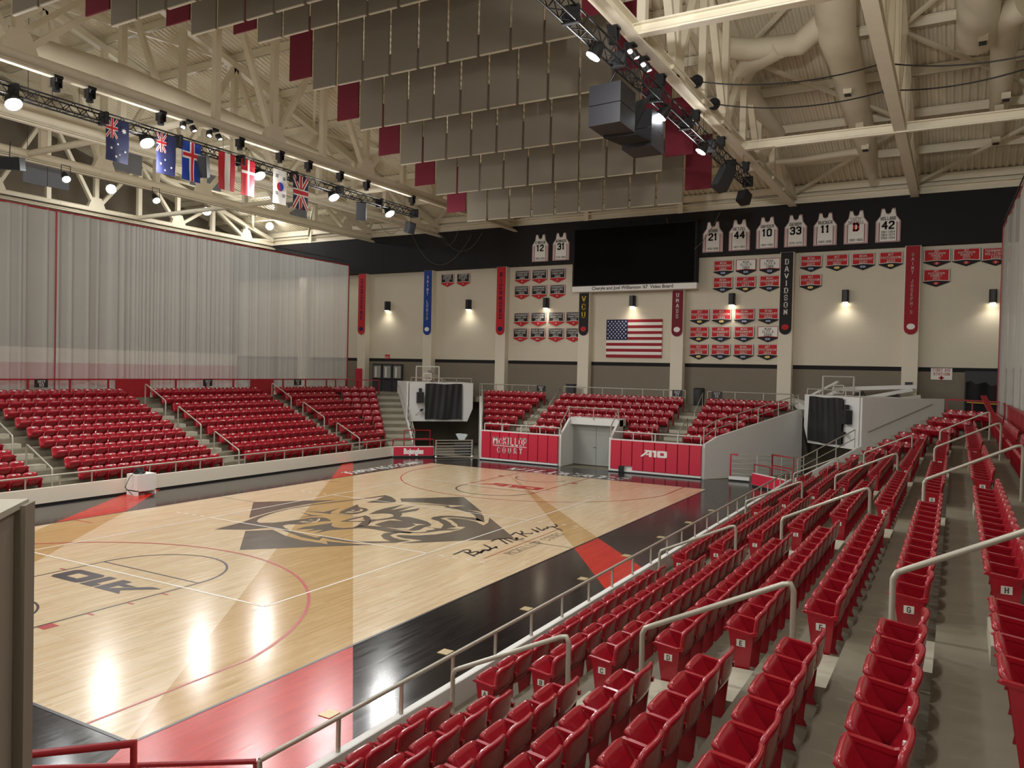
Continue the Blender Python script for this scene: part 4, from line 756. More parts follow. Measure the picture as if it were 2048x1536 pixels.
FLG = [('aus', 10.26, 11.14, 'dark blue flag with the Union cross and white stars, leftmost on the left truss'), ('nz', 12.26, 13.1, 'dark blue flag with the Union cross, second from left on the truss'), ('ice', 13.37, 14.25, 'bright blue flag with a white-edged red cross'), ('aut', 15.1, 15.95, 'red flag with a broad white middle stripe'),
       ('den', 16.26, 17.0, 'red flag with a thin white cross beside the bright lamp'), ('kor', 18.03, 18.82, 'white flag with a red and blue circle'), ('uk', 19.22, 20.16, 'British flag at the right end of the flag row')]
for kind, y0, y1, lab in FLG:
    W, H = y1-y0, 1.5; base = 12.33; xx = -8.9
    def T(x, y, d=0, y0=y0, W=W):
        s_ = (H-y)/H; return (xx+d*4+.012*s_*math.sin(x*9+1.5*y+y0), y0+x+.02*s_*math.sin(4*y+x*5), base+y)
    mb = MB(); nx, ny = 10, 14
    sheet = lambda x0, x1, ya, yb, m, d: [mb.add([T(x0+(x1-x0)*i/6, ya+(yb-ya)*j/12, d) for j in range(13) for i in range(7)], [(j*7+i, j*7+i+1, (j+1)*7+i+1, (j+1)*7+i) for j in range(12) for i in range(6)], m, True)]
    bg = {'aus': 'navy', 'nz': 'navy', 'ice': 'blue', 'aut': 'red', 'den': 'red', 'kor': 'white', 'uk': 'navy'}[kind]
    sheet(0, W, 0, H, bg, 0)
    if kind in ('aus', 'nz'):
        uj(mb, lambda x, y, d: T(x, y+H*.53, d), W*.5, H*.47)
        if kind == 'aus':
            star(mb, T, W*.76, H*.76, .11)
            for a, b, r in ((.52, .42, .05), (.22, .3, .06), (.85, .28, .05), (.42, .12, .06), (.6, .18, .03)): star(mb, T, W*a, H*b, r)
        else:
            for a, b, r in ((.45, .36, .05), (.2, .24, .05), (.78, .2, .05), (.42, .1, .05)): star(mb, T, W*a, H*b, r, 5)
    if kind == 'ice':
        sheet(W*.38, W*.62, 0, H, 'white', .01); sheet(0, W, H*.56, H*.74, 'white', .012); sheet(W*.44, W*.56, 0, H, 'red', .018); sheet(0, W, H*.605, H*.695, 'red', .02)
    if kind == 'aut': sheet(W*.34, W*.66, 0, H, 'white', .01)
    if kind == 'den': sheet(W*.43, W*.57, 0, H, 'white', .01); sheet(0, W, H*.6, H*.68, 'white', .012)
    if kind == 'uk': uj(mb, T, W, H)
    if kind == 'kor':
        for m_, a0, a1 in (('red', 0, 180), ('blue', 180, 360)):
            P = [T(W*.5+.2*math.cos(math.radians(a)+1.8), H*.5+.2*math.sin(math.radians(a)+1.8), .01) for a in range(a0, a1+1, 15)]; mb.add(P, [tuple(range(len(P)))], m_)
        for dx, dy, m_, sg in ((.07, .12, 'red', 1), (-.07, -.12, 'blue', 1)): pass
        for cx, cy in ((.25, .8), (.78, .76), (.22, .3), (.78, .26)):
            for k in (-1, 0, 1): mb.add([T(W*cx-.08, H*cy+k*.05-.015, .01), T(W*cx+.08, H*cy+k*.05-.015, .01), T(W*cx+.08, H*cy+k*.05+.015, .01), T(W*cx-.08, H*cy+k*.05+.015, .01)], [(0, 1, 2, 3)], 'black')
    tag(mb.build('national_flag'), lab, 'flag')
# ------------------------------------------------------------------ banners on the far wall
def wallpt(u, v, y=39.93): return at(u, v, 1, y)
def pennant(u, v, lines, style, lab, grp, W=1.14, sub='ncaa', side_=1):
    """u, v: photo position of the middle of the banner's top edge"""
    c = wallpt(u, v); c[1] = 39.93; t = thing('championship_banner', (c[0], 39.96, c[2]-.9), lab, 'banner', grp)
    bg, edge, tip, ink = {'red': ('banner_red', 'white', 'banner_black', 'white'), 'black': ('banner_black', 'white', 'banner_red', 'white'), 'white': ('white', 'banner_red', 'banner_black', 'banner_black')}[style]
    T = lambda x, z, d: (c[0]+x*W/2, 39.93-d, c[2]+z)
    MB().prism([T(-1, 0, 0), T(-1, -.68, 0), T(0, -.92, 0), T(1, -.68, 0), T(1, 0, 0)], (0, .03, 0), tip).build('banner_cloth', t)
    mb = MB(); mb.poly([T(-.97, -.01, .006), T(-.97, -.63, .006), T(0, -.58, .006), T(.97, -.63, .006), T(.97, -.01, .006)], edge if style != 'white' else 'banner_red')
    mb.poly([T(-.9 if style != 'white' else -.93, -.03, .012), T(-.9 if style != 'white' else -.93, -.6, .012), T(0, -.55, .012), T(.9 if style != 'white' else .93, -.6, .012), T(.9 if style != 'white' else .93, -.03, .012)], bg); mb.build('field', t)
    mb = MB(); n = len(lines); hs = [.11]*(n-1)+[.13]; zz = -.09 if n < 4 else -.05
    for s_, h in zip(lines, hs):
        if n >= 4: h *= .8
        zz -= h; text(mb, s_, (c[0], 39.93-.018, c[2]+zz), X, Z, h, ink, 1.05, .95, maxw=W*.82); zz -= .05 if n < 4 else .03
    mb.build('lettering', t)
    mb = MB(); text(mb, {'ncaa': 'NCAA', 'a10': 'A10', 'd': 'D', 'nit': 'NIT'}[sub], (c[0], 39.93-.018, c[2]-.78), X, Z, .1, 'white', 1.2, maxw=.25)
    cc = {'ncaa': 'ncaa', 'a10': 'banner_red', 'd': 'banner_red', 'nit': 'gold'}[sub]
    mb.add([(c[0]+.15*math.cos(a), 39.93-.012, c[2]-.73+.075*math.sin(a)) for a in [k*math.pi/8 for k in range(16)]], [tuple(range(16))], cc); mb.build('emblem', t)
k1 = lambda x, y: (680+x*.3418, 500+y*.3418); k2 = lambda x, y: (1348+x*.3418, 500+y*.3418)
LB_ = [[(1067, 120, 1969), (1167, 115, 1968), (1274, 109, 1966)], [(1063, 210, 1998), (1165, 207, 1986), (1272, 203, 1970)], [(1060, 368, 2008), (1161, 366, 2007), (1265, 364, 2006), (1368, 362, 2002)], [(1056, 458, 2018), (1157, 457, 2015), (1263, 457, 2013), (1367, 457, 2012)]]
for ri, r_ in enumerate(LB_):
    for (x, y, yr) in r_:
        pennant(*k1(x, y), ['REGULAR SEASON' if yr == 2015 else 'TOURNAMENT', 'CHAMPIONS', str(yr)], 'black', f'black championship banner for {yr}, beside the maroon column banner, {ORD[ri]} row down', 'black championship banners', sub='a10' if yr in (2018, 2015) else 'd')
for x, y, yr in ((629, 141, 2000), (721, 137, 1999)):
    pennant(*k1(x, y), ['TOURNAMENT', 'CHAMPIONS', 'VOLLEYBALL', str(yr)], 'black', f'black volleyball championship banner for {yr} right of the blue column banner', 'volleyball banners', W=1.1, sub='d')
N_, I_ = ['NCAA', 'TOURNAMENT'], ['NIT', 'POSTSEASON']; E_ = ['NCAA', 'ELITE 8']
RB_ = [[(289, 62, N_, 1966), (422, 55, E_, 1968), (562, 48, E_, 1969)], [(286, 160, N_, 1970), (420, 155, I_, 1972), (560, 150, N_, 1986)],
       [(151, 348, I_, 1994), (279, 346, I_, 1996), (413, 344, N_, 1998), (553, 341, N_, 2002)], [(146, 450, I_, 2005), (274, 449, N_, 2006), (410, 448, N_, 2007), (550, 447, E_, 2008)],
       [(145, 552, I_, 2009), (272, 552, N_, 2012), (406, 552, N_, 2013), (548, 552, I_, 2014)], [(803, 33, N_, 2015), (955, 26, I_, 2016), (1108, 19, N_, 2018), (1270, 11, I_, 2019)], [(800, 143, I_, 2021)]]
for r_ in RB_:
    for x, y, L, yr in r_:
        st = 'white' if L is E_ else 'red'; pennant(*k2(x, y), L+[str(yr)], st, f'{st} postseason banner lettered {yr} on the right part of the far wall', 'postseason banners', sub='ncaa' if L is not I_ else 'nit', W=1.16)
for x, y, L, yr in [(1540, -4, ['NIT', 'POSTSEASON', "WOMEN'S", '2007'], 2007), (1713, -10, ['NIT', 'POSTSEASON', "WOMEN'S", '2012'], 2012), (1885, -14, ['TOURNAMENT', 'VOLLEYBALL', '1999'], 1999), (1536, 113, ['NIT', 'POSTSEASON', "WOMEN'S", '2013'], 2013)]:
    pennant(*k2(x, y), L, 'red', f'red women\'s banner lettered {yr} at the far right of the wall', "women's banners", sub='d', W=1.25)
def jersey(u0, v0, u1, v1, name, num, yrs, lab):
    a, b = at(u0, v0, 1, 39.38), at(u1, v1, 1, 39.38); W = b[0]-a[0]; H = a[2]-b[2]; cx = (a[0]+b[0])/2; z0 = b[2]
    W = 1.2; H = 1.78
    t = thing('retired_jersey', (cx, 39.4, z0), lab, 'jersey banner', 'retired jerseys on the black band')
    def sh(k, d, th, m, nm, kids=t):
        w_, h_ = W/2-k, H
        P = [(-w_, k), (w_, k), (w_, .62*h_), (w_*.62+.02, .78*h_), (w_*.55, h_-k), (w_*.3, h_-k), (w_*.22, .88*h_-k), (0, .84*h_-k), (-w_*.22, .88*h_-k), (-w_*.3, h_-k), (-w_*.55, h_-k), (-w_*.62-.02, .78*h_), (-w_, .62*h_)]
        MB().prism([(cx+x, 39.4-d, z0+z) for x, z in P], (0, -th, 0), m).build(nm, kids)
    sh(0, 0, .03, 'pinkish', 'border'); sh(.03, .03, .006, 'maroon', 'piping'); sh(.05, .036, .006, 'white', 'front')
    for s_ in (-1, 1):
        mb = MB(); mb.box((cx+s_*W*.44, 39.352, z0+.06), (cx+s_*W*.36, 39.355, z0+.58*H), 'pinkish').box((cx+s_*W*.36, 39.35, z0+.06), (cx+s_*W*.335, 39.354, z0+.6*H), 'banner_black')
        mb.build('side_stripe', t)
    mb = MB(); y = 39.348
    if len(name) == 1: text(mb, name[0], (cx, y, z0+H*.66), X, Z, .15, 'banner_black', 1.2, 1, maxw=W*.6)
    else:
        text(mb, name[0], (cx, y, z0+H*.71), X, Z, .13, 'banner_black', 1, 1, maxw=W*.55); text(mb, name[1], (cx, y, z0+H*.6), X, Z, .14, 'banner_black', 1, 1, maxw=W*.64)
    text(mb, num, (cx, y, z0+H*(.4 if len(yrs) == 1 else .4)), X, Z, .36, 'banner_red' if num == 'D' else 'banner_black', 1.45 if num != 'D' else 1.9, 1, maxw=W*.5)
    for i, q in enumerate(yrs): text(mb, q, (cx, y, z0+H*(.08+.09*(len(yrs)-1-i)) + (.0 if len(yrs) == 1 else .02)), X, Z, .11, 'banner_black', 1, 1, maxw=W*.56)
    mb.build('lettering', t)
k3 = lambda x, y: (1348+x*.3418, y*.3418); k0 = lambda x, y: (680+x*.3418, y*.3418)
for (a, b, c, d), nm, num, yr, lab in [((165, 1295, 292, 1472), ['COBB'], '21', ['1953-1956'], 'white retired jersey number 21, leftmost of the right-hand group'), ((320, 1280, 447, 1462), ['HETZEL'], '44', ['1963-1965'], 'white retired jersey number 44'), ((478, 1270, 613, 1450), ['SNYDER'], '10', ['1964-1966'], 'white retired jersey number 10'),
    ((645, 1255, 780, 1440), ['GERDY'], '33', ['1976-1979'], 'white retired jersey number 33'), ((814, 1243, 957, 1432), ['RUCKER'], '11', ['1985-1988'], 'white retired jersey number 11'), ((992, 1230, 1140, 1422), ['"LEFTY"', 'DRIESELL'], 'D', ['1960-1969'], 'white retired jersey with a large red letter D'), ((1177, 1215, 1330, 1412), ['HOLLAND'], '42', ['1961-1964', '1964-1974', '1990-1994'], 'white retired jersey number 42, rightmost on the black band')]:
    jersey(*k3(a, b), *k3(c, d), nm, num, yr, lab)
jersey(*k0(1123, 1370), *k0(1222, 1528), ["O'BRIEN"], '12', ['1996-2000'], 'white retired jersey number 12, left of the video board'); jersey(*k0(1243, 1360), *k0(1345, 1520), ['WOMACK'], '31', ['1976-1980'], 'white retired jersey number 31, left of the video board')
# tall column banners
for x, s_, bg, ink, lab, vb, em in [(-22.0, 'DUQUESNE', 'banner_red', 'navy', 'tall red column banner beside the left curtain', 669, 'D'), (-15.9, 'SAINT LOUIS', 'royal', 'white', 'tall blue column banner', 670, ''), (-9.8, 'RICHMOND', 'banner_red', 'navy', 'tall red column banner with dark blue letters, left of the black banners', 670, ''),
        (-3.6, 'VCU', 'banner_black', 'gold', 'tall black column banner with yellow letters below the video board', 671, 'VCU'), (2.58, 'UMASS', 'maroon', 'white', 'tall maroon column banner right of the large flag', 673, ''), (8.86, 'DAVIDSON', 'banner_black', 'white', 'tall black column banner with white letters', 669, 'D'), (15.2, "SAINT JOSEPH'S", 'crimson', 'pinkish', 'tall crimson column banner at the right', 669, '')]:
    zb = at(proj((x, 39.4, 8))[0], vb, 1, 39.4)[2]; zt = 12.2 if s_ not in ('VCU', 'UMASS') else at(1268, 581, 1, 38.9)[2]-.02; w_ = .33
    t = thing('column_banner', (x, 39.48, zb), lab, 'banner', 'tall banners on the wall columns')
    P = [(x-w_, 39.48, zt), (x-w_, 39.48, zb+w_)]+[(x-w_*math.cos(a), 39.48, zb+w_-w_*math.sin(a)) for a in [math.pi*k/10 for k in range(1, 10)]]+[(x+w_, 39.48, zb+w_), (x+w_, 39.48, zt)]
    MB().prism(P, (0, -.04, 0), bg).build('banner_cloth', t)
    ztop = 10.1 if s_ in ('VCU', 'UMASS') else 11.85; mb = MB(); n = len(s_); zlow = zb+1.05; st = (ztop-zlow)/n
    for i, ch in enumerate(s_): text(mb, ch, (x, 39.43, ztop-st*(i+1)+st*.22), X, Z, min(st*.66, .42), ink, 1.15)
    mb.build('lettering', t)
    mb = MB(); q = [(x+.2*math.cos(a), 39.43, zb+.42+.16*math.sin(a)) for a in [k*math.pi/6 for k in range(12)]]; mb.add(q, [tuple(range(12))], {'banner_red': 'navy', 'royal': 'white', 'banner_black': 'banner_red', 'maroon': 'white', 'crimson': 'white'}[bg])
    mb.build('emblem', t)
# national flag on the wall
a, b = at(*k1(1562, 408), 1, 39.93), at(*k1(1880, 632), 1, 39.93); W, H = b[0]-a[0], a[2]-b[2]
mb = MB()
for i in range(13): mb.box((a[0], 39.9, b[2]+H*i/13), (b[0], 39.995, b[2]+H*(i+1)/13), 'crimson' if i % 2 == 0 else 'white')
mb.box((a[0], 39.88, b[2]+H*6/13), (a[0]+W*.39, 39.92, a[2]), 'navy')
for i in range(9):
    for j in range(6 if i % 2 == 0 else 5):
        star(mb, lambda x, y, d: (x, 39.878, y), a[0]+W*.39*((j*2+1+(i % 2))/12), b[2]+H*6/13+H*7/13*(i+1)/10, .062, 5)
tag(mb.build('national_flag'), 'large American flag hanging on the far wall below the video board', 'flag')
# video board
a, b = at(1144, 584, 1, 38.9), at(1391, 577, 1, 38.9); zb = (a[2]+b[2])/2
t = thing('video_board', ((a[0]+b[0])/2, 39.3, zb), 'huge switched-off black video board on the far wall', 'video board')
MB().box((a[0], 38.9, zb+.35), (b[0], 39.5, 14.3), 'black_matte').build('board_body', t)
MB().box((a[0]+.12, 38.87, zb+.42), (b[0]-.12, 38.9, 14.2), 'screen').build('screen', t)
MB().box((a[0], 38.92, zb), (b[0]+.05, 39.4, zb+.35), 'white').build('caption_strip', t)
mb = MB(); fonttext(mb, "Cheryle and Joel Williamson '67  Video Board", V3((a[0]+b[0])/2, 38.91, zb+.1), X, Z, .2, 'black', .03, maxw=(b[0]-a[0])*.7); mb.build('lettering', t)
# wall sconces
for i, (u, v) in enumerate([(775, 612), (937, 609), (1092, 606), (1265, 602), (1464, 598), (1691, 592), (1986, 592)]):
    p = at(u, v, 1, 39.85); t = thing('wall_sconce', (p[0], 39.9, p[2]), f'black box wall lamp shining down the far wall, {ORD[i]} from left', 'wall lamp', 'wall lamps on the far wall')
    MB().prism([(p[0]-.17, 40, p[2]-.35), (p[0]-.17, 39.72, p[2]-.35), (p[0]-.1, 39.62, p[2]-.35), (p[0]+.1, 39.62, p[2]-.35), (p[0]+.17, 39.72, p[2]-.35), (p[0]+.17, 40, p[2]-.35)], (0, 0, .68), 'black').build('lamp_housing', t)
    MB().box((p[0]-.12, 39.7, p[2]-.37), (p[0]+.12, 39.92, p[2]-.352), 'lens_warm').build('lens', t)
    spot((p[0], 39.42, p[2]-.42), (p[0], 39.95, p[2]-3), LIGHT_SCONCE, 130, .9, (1, .93, .8), .06)
# signs, doors, plaque
def plate(u0, v0, u1, v1, y, m, lab, cat, name, lines=(), ink='white', h=.12, th=.03, x=None):
    a, b = at(u0, v0, 1, y), at(u1, v1, 1, y); t = thing(name, ((a[0]+b[0])/2, y, b[2]), lab, cat)
    MB().box((a[0], y, b[2]), (b[0], y+th, a[2]), m).build('panel', t); c = (a+b)/2; mb = MB(); n = len(lines); Hh = a[2]-b[2]
    for i, s_ in enumerate(lines): text(mb, s_, (c[0], y-.006, a[2]-Hh*(i+.82)/n if n else 0), X, Z, min(h, Hh/n*.62), ink, 1.1, maxw=(b[0]-a[0])*.8)
    if n: mb.build('lettering', t)
    return t, a, b
t, a, b = plate(1862, 736, 1904, 760, 39.96, 'white', 'white first aid station sign with a red cross on the far right wall', 'sign', 'first_aid_sign', ['FIRST AID', 'STATION', ' '], 'banner_red', .13)
c = (a+b)/2; MB().box((c[0]-.12, 39.94, b[2]+.06), (c[0]+.12, 39.95, b[2]+.14), 'banner_red').box((c[0]-.04, 39.94, b[2]+.0), (c[0]+.04, 39.95, b[2]+.2), 'banner_red').build('red_cross', t)
plate(1810, 764, 1825, 776, 39.46, 'dark_grey', 'small dark plaque on the pilaster at the right', 'plaque', 'wall_plaque')
plate(770, 709, 779, 718, 39.96, 'banner_red', 'red exit sign above the glass doors', 'sign', 'exit_sign', ['EXIT'], 'white', .14)
t = thing('entrance_doors', (-19.9, 39.9, CZ), 'dark glazed triple entrance doors in the far wall behind the left stairs', 'door')
for i in range(3):
    x0 = -21.15+i*.95; MB().box((x0, 39.85, CZ), (x0+.9, 39.95, 5.45), 'dark_grey').box((x0+.12, 39.83, CZ+1.0), (x0+.78, 39.86, 5.3), 'grey_door').box((x0+.3, 39.8, CZ+1.05), (x0+.42, 39.84, 5.2), 'white').build('door_leaf', t)
    MB().box((x0+.1, 39.76, CZ+.9), (x0+.8, 39.8, CZ+.98), 'black').build('push_bar', t)
tag(MB().box((-22.35, 39.3, CZ), (-21.85, 39.49, 5.05), 'pad_red').build('column_pad'), 'red pad at the foot of the leftmost visible pilaster', 'pad')
mb = MB(); a, b = at(1930, 742, 1, 39.99), at(1989, 800, 1, 39.99); mb.box((a[0], 39.93, CZ), (b[0]+.3, 39.99, a[2]), 'dark_grey'); struct(mb, 'opening_shade_1', 'flat dark panel painting the shaded opening at the right end of the far wall')  # flat panel, the alcove's shade is put into its dark colour
t = thing('covered_equipment', (a[0]+1.3, 38.8, CZ), 'heap of equipment under black sheets beside the dark opening at the far right', 'equipment')
mb = MB(); n = 16
for j in range(9):
    for i in range(n+1):
        x = a[0]+.05+3.4*i/n; zt = 1.75-.5*(i/n)**1.5+.09*math.sin(i*2.1); mb.v.append((x, 38.5+.25*math.sin(i*1.7)*(1-j/8)*.4+.05*j, CZ+zt*(1-j/8)))
mb.f = [[j*(n+1)+i, j*(n+1)+i+1, (j+1)*(n+1)+i+1, (j+1)*(n+1)+i] for j in range(8) for i in range(n)]; mb.m = [mb.mi('black')]*len(mb.f); mb.sm = [True]*len(mb.f); mb.build('sheet', t)
MB().bar((a[0]+.1, 38.4, CZ+.75), (a[0]+1.9, 38.4, CZ+.68), .02, .04, 'gold').build('strap', t)
MB().bar((a[0]+1.5, 38.35, CZ+1.2), (a[0]+2.3, 38.35, CZ+.95), .03, .06, 'white').build('white_bar', t)
# ------------------------------------------------------------------ curtains
def curtain(path, z0, z1, name, lab, flare=None, borders=(), dens=None):
    t = thing(name, (*path(0)[:2], z0), lab, 'curtain'); N = 1300; R = 6; mb = MB(); P = []
    rnd = random.Random(3); ph = 0; off = []
    L_ = 41.0; off = np.zeros(N+1); fs_ = np.arange(N+1)/N; y_ = 0
    while y_ < L_:
        f = y_/L_; off += rnd.uniform(.05, .16)*np.exp(-((fs_-f)*L_/rnd.uniform(.035, .12))**2); y_ += rnd.uniform(.18, 1.0)/(1+(dens(f) if dens else 0))
    off += .06*np.sin(fs_*L_*2.1)+.05*np.sin(fs_*L_*3.7+1)
    for j in range(R+1):
        v = j/R
        for i in range(N+1):
            x, y = path(i/N)[:2]; o_ = off[i]*(.5+.5*v); fx = flare(i/N, v) if flare else 0
            P.append((x+o_+fx, y, z1-(z1-z0)*v))
    mb.add(P, [(j*(N+1)+i, j*(N+1)+i+1, (j+1)*(N+1)+i+1, (j+1)*(N+1)+i) for j in range(R) for i in range(N)], 'curtain', True); mb.build('cloth', t)
    MB().tube([(path(i/40)[0], path(i/40)[1], z1+.02) for i in range(41)], .045, 'rail_red', 6).build('top_border', t)
    MB().tube([(path(i/40)[0], path(i/40)[1], z1+.3) for i in range(41)], .03, 'dark_grey', 6).build('track', t)
    for f in borders:
        x, y = path(f)[:2]; MB().tube([(x, y, z1), (x+(flare(f, .5) if flare else 0), y, (z0+z1)/2), (x+(flare(f, 1) if flare else 0), y, z0)], .05, 'rail_red', 6).build('side_border', t)
curtain(lambda f: (-19.4, -6+41.0*f), 3.6, 12.15, 'curtain', 'tall see-through white curtain along the left side', None, (.505, 1.0), lambda f: 3*math.exp(-((f-.66)/.08)**2))
curtain(lambda f: (19.0+.35*math.sin(f*3.1), -6+40.6*f), 3.75, 12.1, 'curtain', 'tall white curtain hanging along the right edge of the photo', lambda f, v: -.5*math.exp(-((f-.4)/.12)**2)*max(0, v-.55)/.45, (1.0,))
m_ = MB(); P = []
for i in range(41):
    y = 3+12*i/40; f = (y+6)/40.6; P.append((19.0+.35*math.sin(f*3.1)-.48*math.exp(-((f-.4)/.12)**2)-.05, y, 3.72+.05*math.sin(i*1.9)))
tag(m_.tube(P, .09, 'rail_red', 6).build('curtain_hem'), 'scalloped red hem at the foot of the right curtain', 'curtain hem')
# ------------------------------------------------------------------ rails behind the top rows
def redrail(s, y0, y1, lab, panels, slat=False):
    x = s*19.12; t = thing('red_railing', (x, y0, CZ), lab, 'railing')
    MB().bar((x, y0, CZ+.92), (x, y1, CZ+.92), .07, .07, 'rail_red').build('top_rail', t); MB().bar((x, y0, CZ+.3), (x, y1, CZ+.3), .05, .05, 'rail_red').build('lower_rail', t)
    n = int((y1-y0)/1.9)
    for i in range(n+1):
        y = y0+(y1-y0)*i/n; MB().box((x-.035, y-.035, CZ), (x+.035, y+.035, CZ+.92), 'rail_red').build('post', t)
    if slat:
        m_ = MB(); y = y0
        while y < y1: m_.box((x-.015, y, CZ+.3), (x+.015, y+.1, CZ+.9), 'rail_red'); y += .2
        m_.build('slats', t)
    for a, b in panels: MB().box((x-.04, a, CZ-.05), (x+.04, b, CZ+.9), 'rail_red').build('solid_panel', t)
redrail(-1, -6, 34.6, 'long red railing with posts behind the top row of the left seats', [(9.2, 10.7), (17.6, 19.5), (26.2, 28.0)])
redrail(1, -2, 34.2, 'long red slatted railing behind the top row of the right seats', [(26.5, 27.9), (18.2, 19.3)], True)
for s, w_ in ((-1, 'left'), (1, 'right')):
    a, b = V3(*nt(37.15, 13.1, s), CZ), V3(*nt(37.15, 10.2, s), CZ)
    t = thing('red_railing', tuple(a), f'short red railing behind the {w_} corner seats', 'railing')
    MB().bar(a+Z*.92, b+Z*.92, .06, .06, 'rail_red').build('top_rail', t); MB().bar(a+Z*.15, b+Z*.15, .05, .05, 'rail_red').build('lower_rail', t)
    for f in (0, .5, 1): q = a+(b-a)*f; MB().box(q-V3(.03, .03, 0), q+V3(.03, .03, .92), 'rail_red').build('post', t)
for x0, x1, w_ in ((-10.2, -5.3, 'left'), (-4.0, 3.75, 'middle'), (5.05, 9.7, 'right')):
    railing(f'pale two-bar railing behind the top row of the {w_} far seats', [(x0, 37.68, CZ), (x1, 37.68, CZ)], .86, 1.4, 'rail', mid=True)
# section signs
for i, (p, nb) in enumerate([((-19.06, 13.9, CZ+.55), '10'), ((-19.06, 23.1, CZ+.55), '12'), ((-19.06, 30.0, CZ+.55), '14')]):
    t = thing('section_sign', p, f'small black section sign, {ORD[i]} from left, on the red rail behind the left seats', 'sign'); p = V3(*p)
    MB().box(p+V3(-.03, -.3, 0), p+V3(0, .3, .38), 'black').build('panel', t); mb = MB(); text(mb, 'SECT', p+V3(.01, 0, .22), (0, 1, 0), Z, .1, 'white', 1.1); text(mb, nb, p+V3(.01, 0, .04), (0, 1, 0), Z, .14, 'white', 1.2); mb.build('lettering', t)
for x, nb in ((-5.6, '16'), (3.3, '17'), (5.6, '18')):
    t = thing('section_sign', (x, 37.6, CZ+.5), f'small black section sign on the far railing, above the {dict(zip(("16", "17", "18"), ("left", "middle", "right")))[nb]} far seats', 'sign'); MB().box((x-.3, 37.6, CZ+.5), (x+.3, 37.63, CZ+.88), 'black').build('panel', t)
    mb = MB(); text(mb, 'SECT', (x, 37.59, CZ+.72), X, Z, .1, 'white', 1.1); text(mb, nb, (x, 37.59, CZ+.54), X, Z, .14, 'white', 1.2); mb.build('lettering', t)
# ------------------------------------------------------------------ aisle handrails
def aisle(s, y, i, ya):
    for j, (a, b) in enumerate(((11.62, 13.32), (14.27, 15.95), (16.9, 18.5))):
        ra = sum(1 for k in range(1, 9) if XR(k) <= a+.3); rb = sum(1 for k in range(1, 9) if XR(k) <= b+.3)
        za, zb = 1.22+(a-11.62)*.397, 1.98+(b-13.32)*.405; fa, fb = ZR(int((a-11.18)//TR)), ZR(int((b-11.18)//TR)); x0, x1 = s*a, s*b; c = .07*s
        P = [(x0, y, fa), (x0, y, za-.08), (x0+c*.5, y, za-.01), (x0+c*1.6, y, za+.03), (x1-c*1.6, y, zb-.03), (x1-c*.5, y, zb-.01), (x1, y, zb-.09), (x1, y, fb)]
        tag(MB().tube(P, .032, 'rail', 10).build('handrail'), f'grey bent-pipe handrail, {("lower", "middle", "upper")[j]} one in the {ya} aisle of the {"left" if s < 0 else "right"} stand', 'handrail', 'aisle handrails')
for i, (y, ya) in enumerate([(1.95, 'nearest'), (10.4, 'second'), (18.8, 'third'), (27.3, 'farthest')]):
    aisle(1, y, i, ya)
    if i: aisle(-1, y if i != 1 else 10.1, i, ya)
for x, w_ in ((-4.6, 'left'), (4.4, 'right')):
    for j, (a, b, za, zb) in enumerate(((33.1, 34.6, ZR(3)+.85, ZR(5)+.8), (35.9, 37.4, ZR(6)+.75, CZ+.75))):
        tag(MB().tube([(x+.45, a, za-.85), (x+.45, a, za), (x+.45, b, zb), (x+.45, b, zb-.75)], .028, 'rail', 8).build('handrail'), f'grey handrail in the {w_} aisle of the far stand, {("lower", "upper")[j]} one', 'handrail', 'aisle handrails')
# ------------------------------------------------------------------ floor things
p = V3(-10.5, 13.0, 0); t = thing('scoring_cabinet', tuple(p), 'white rolling cabinet with a coil of black cable on top, against the left court wall', 'cabinet')
MB().box(p+V3(-.35, -.42, .16), p+V3(.3, .42, .82), 'white').box(p+V3(-.35, -.42, 0), p+V3(.3, -.36, .2), 'white').box(p+V3(-.35, .36, 0), p+V3(.3, .42, .2), 'white').build('cabinet_body', t)
mb = MB()
for k in range(7): mb.tube([p+V3(.02*math.sin(k)+(.22-.015*k)*math.cos(a), -.12+(.22-.015*k)*math.sin(a), .85+.03*k+.02*math.sin(a*2+k)) for a in [j*math.pi/8 for j in range(17)]], .018, 'black', 5)
tag(mb.build('cable_coil'), 'tangled coil of black cable on top of the white cabinet', 'cable')
mb = MB().tube([p+V3(-.1, -.3, .86), p+V3(.1, -.6, .75), p+V3(-.05, -.7, .35), p+V3(.2, -.55, .05)], .012, 'black', 5); tag(mb.build('loose_cable'), 'thin black cable dangling down the side of the white cabinet', 'cable')
def hoop(x, y, z, ang, lab, s):
    e = V3(math.cos(ang), math.sin(ang), 0); n = V3(-math.sin(ang), math.cos(ang), 0); p = V3(x, y, z); t = thing('basketball_backboard', tuple(p), lab, 'backboard'); W, H = .92, 1.08
    for a, b in (((-W, 0), (W, 0)), ((W, 0), (W, H)), ((W, H), (-W, H)), ((-W, H), (-W, 0))): MB().bar(p+e*a[0]+Z*a[1], p+e*b[0]+Z*b[1], .07, .05, 'rail_white', up=tuple(n)).build('frame', t)
    MB().obox(p+Z*H/2, e, Z, n, W, H/2, .008, 'backboard_glass').build('glass', t)
    mb = MB(); q = p+Z*.2-n*.02
    for a, b in (((-.3, 0), (.3, 0)), ((.3, 0), (.3, .42)), ((.3, .42), (-.3, .42)), ((-.3, .42), (-.3, 0))): mb.bar(q+e*a[0]+Z*a[1], q+e*b[0]+Z*b[1], .05, .01, 'white', up=tuple(n))
    mb.build('target_square', t)
    MB().bar(p+n*.05+Z*.3, p+n*2.4-Z*.5, .18, .18, s).bar(p+n*.05+Z*.8, p+n*2.6-Z*.1, .12, .12, s).bar(p+n*2.4-Z*.9, p+n*4.2-Z*.2, .5, .4, s).build('support_arm', t)
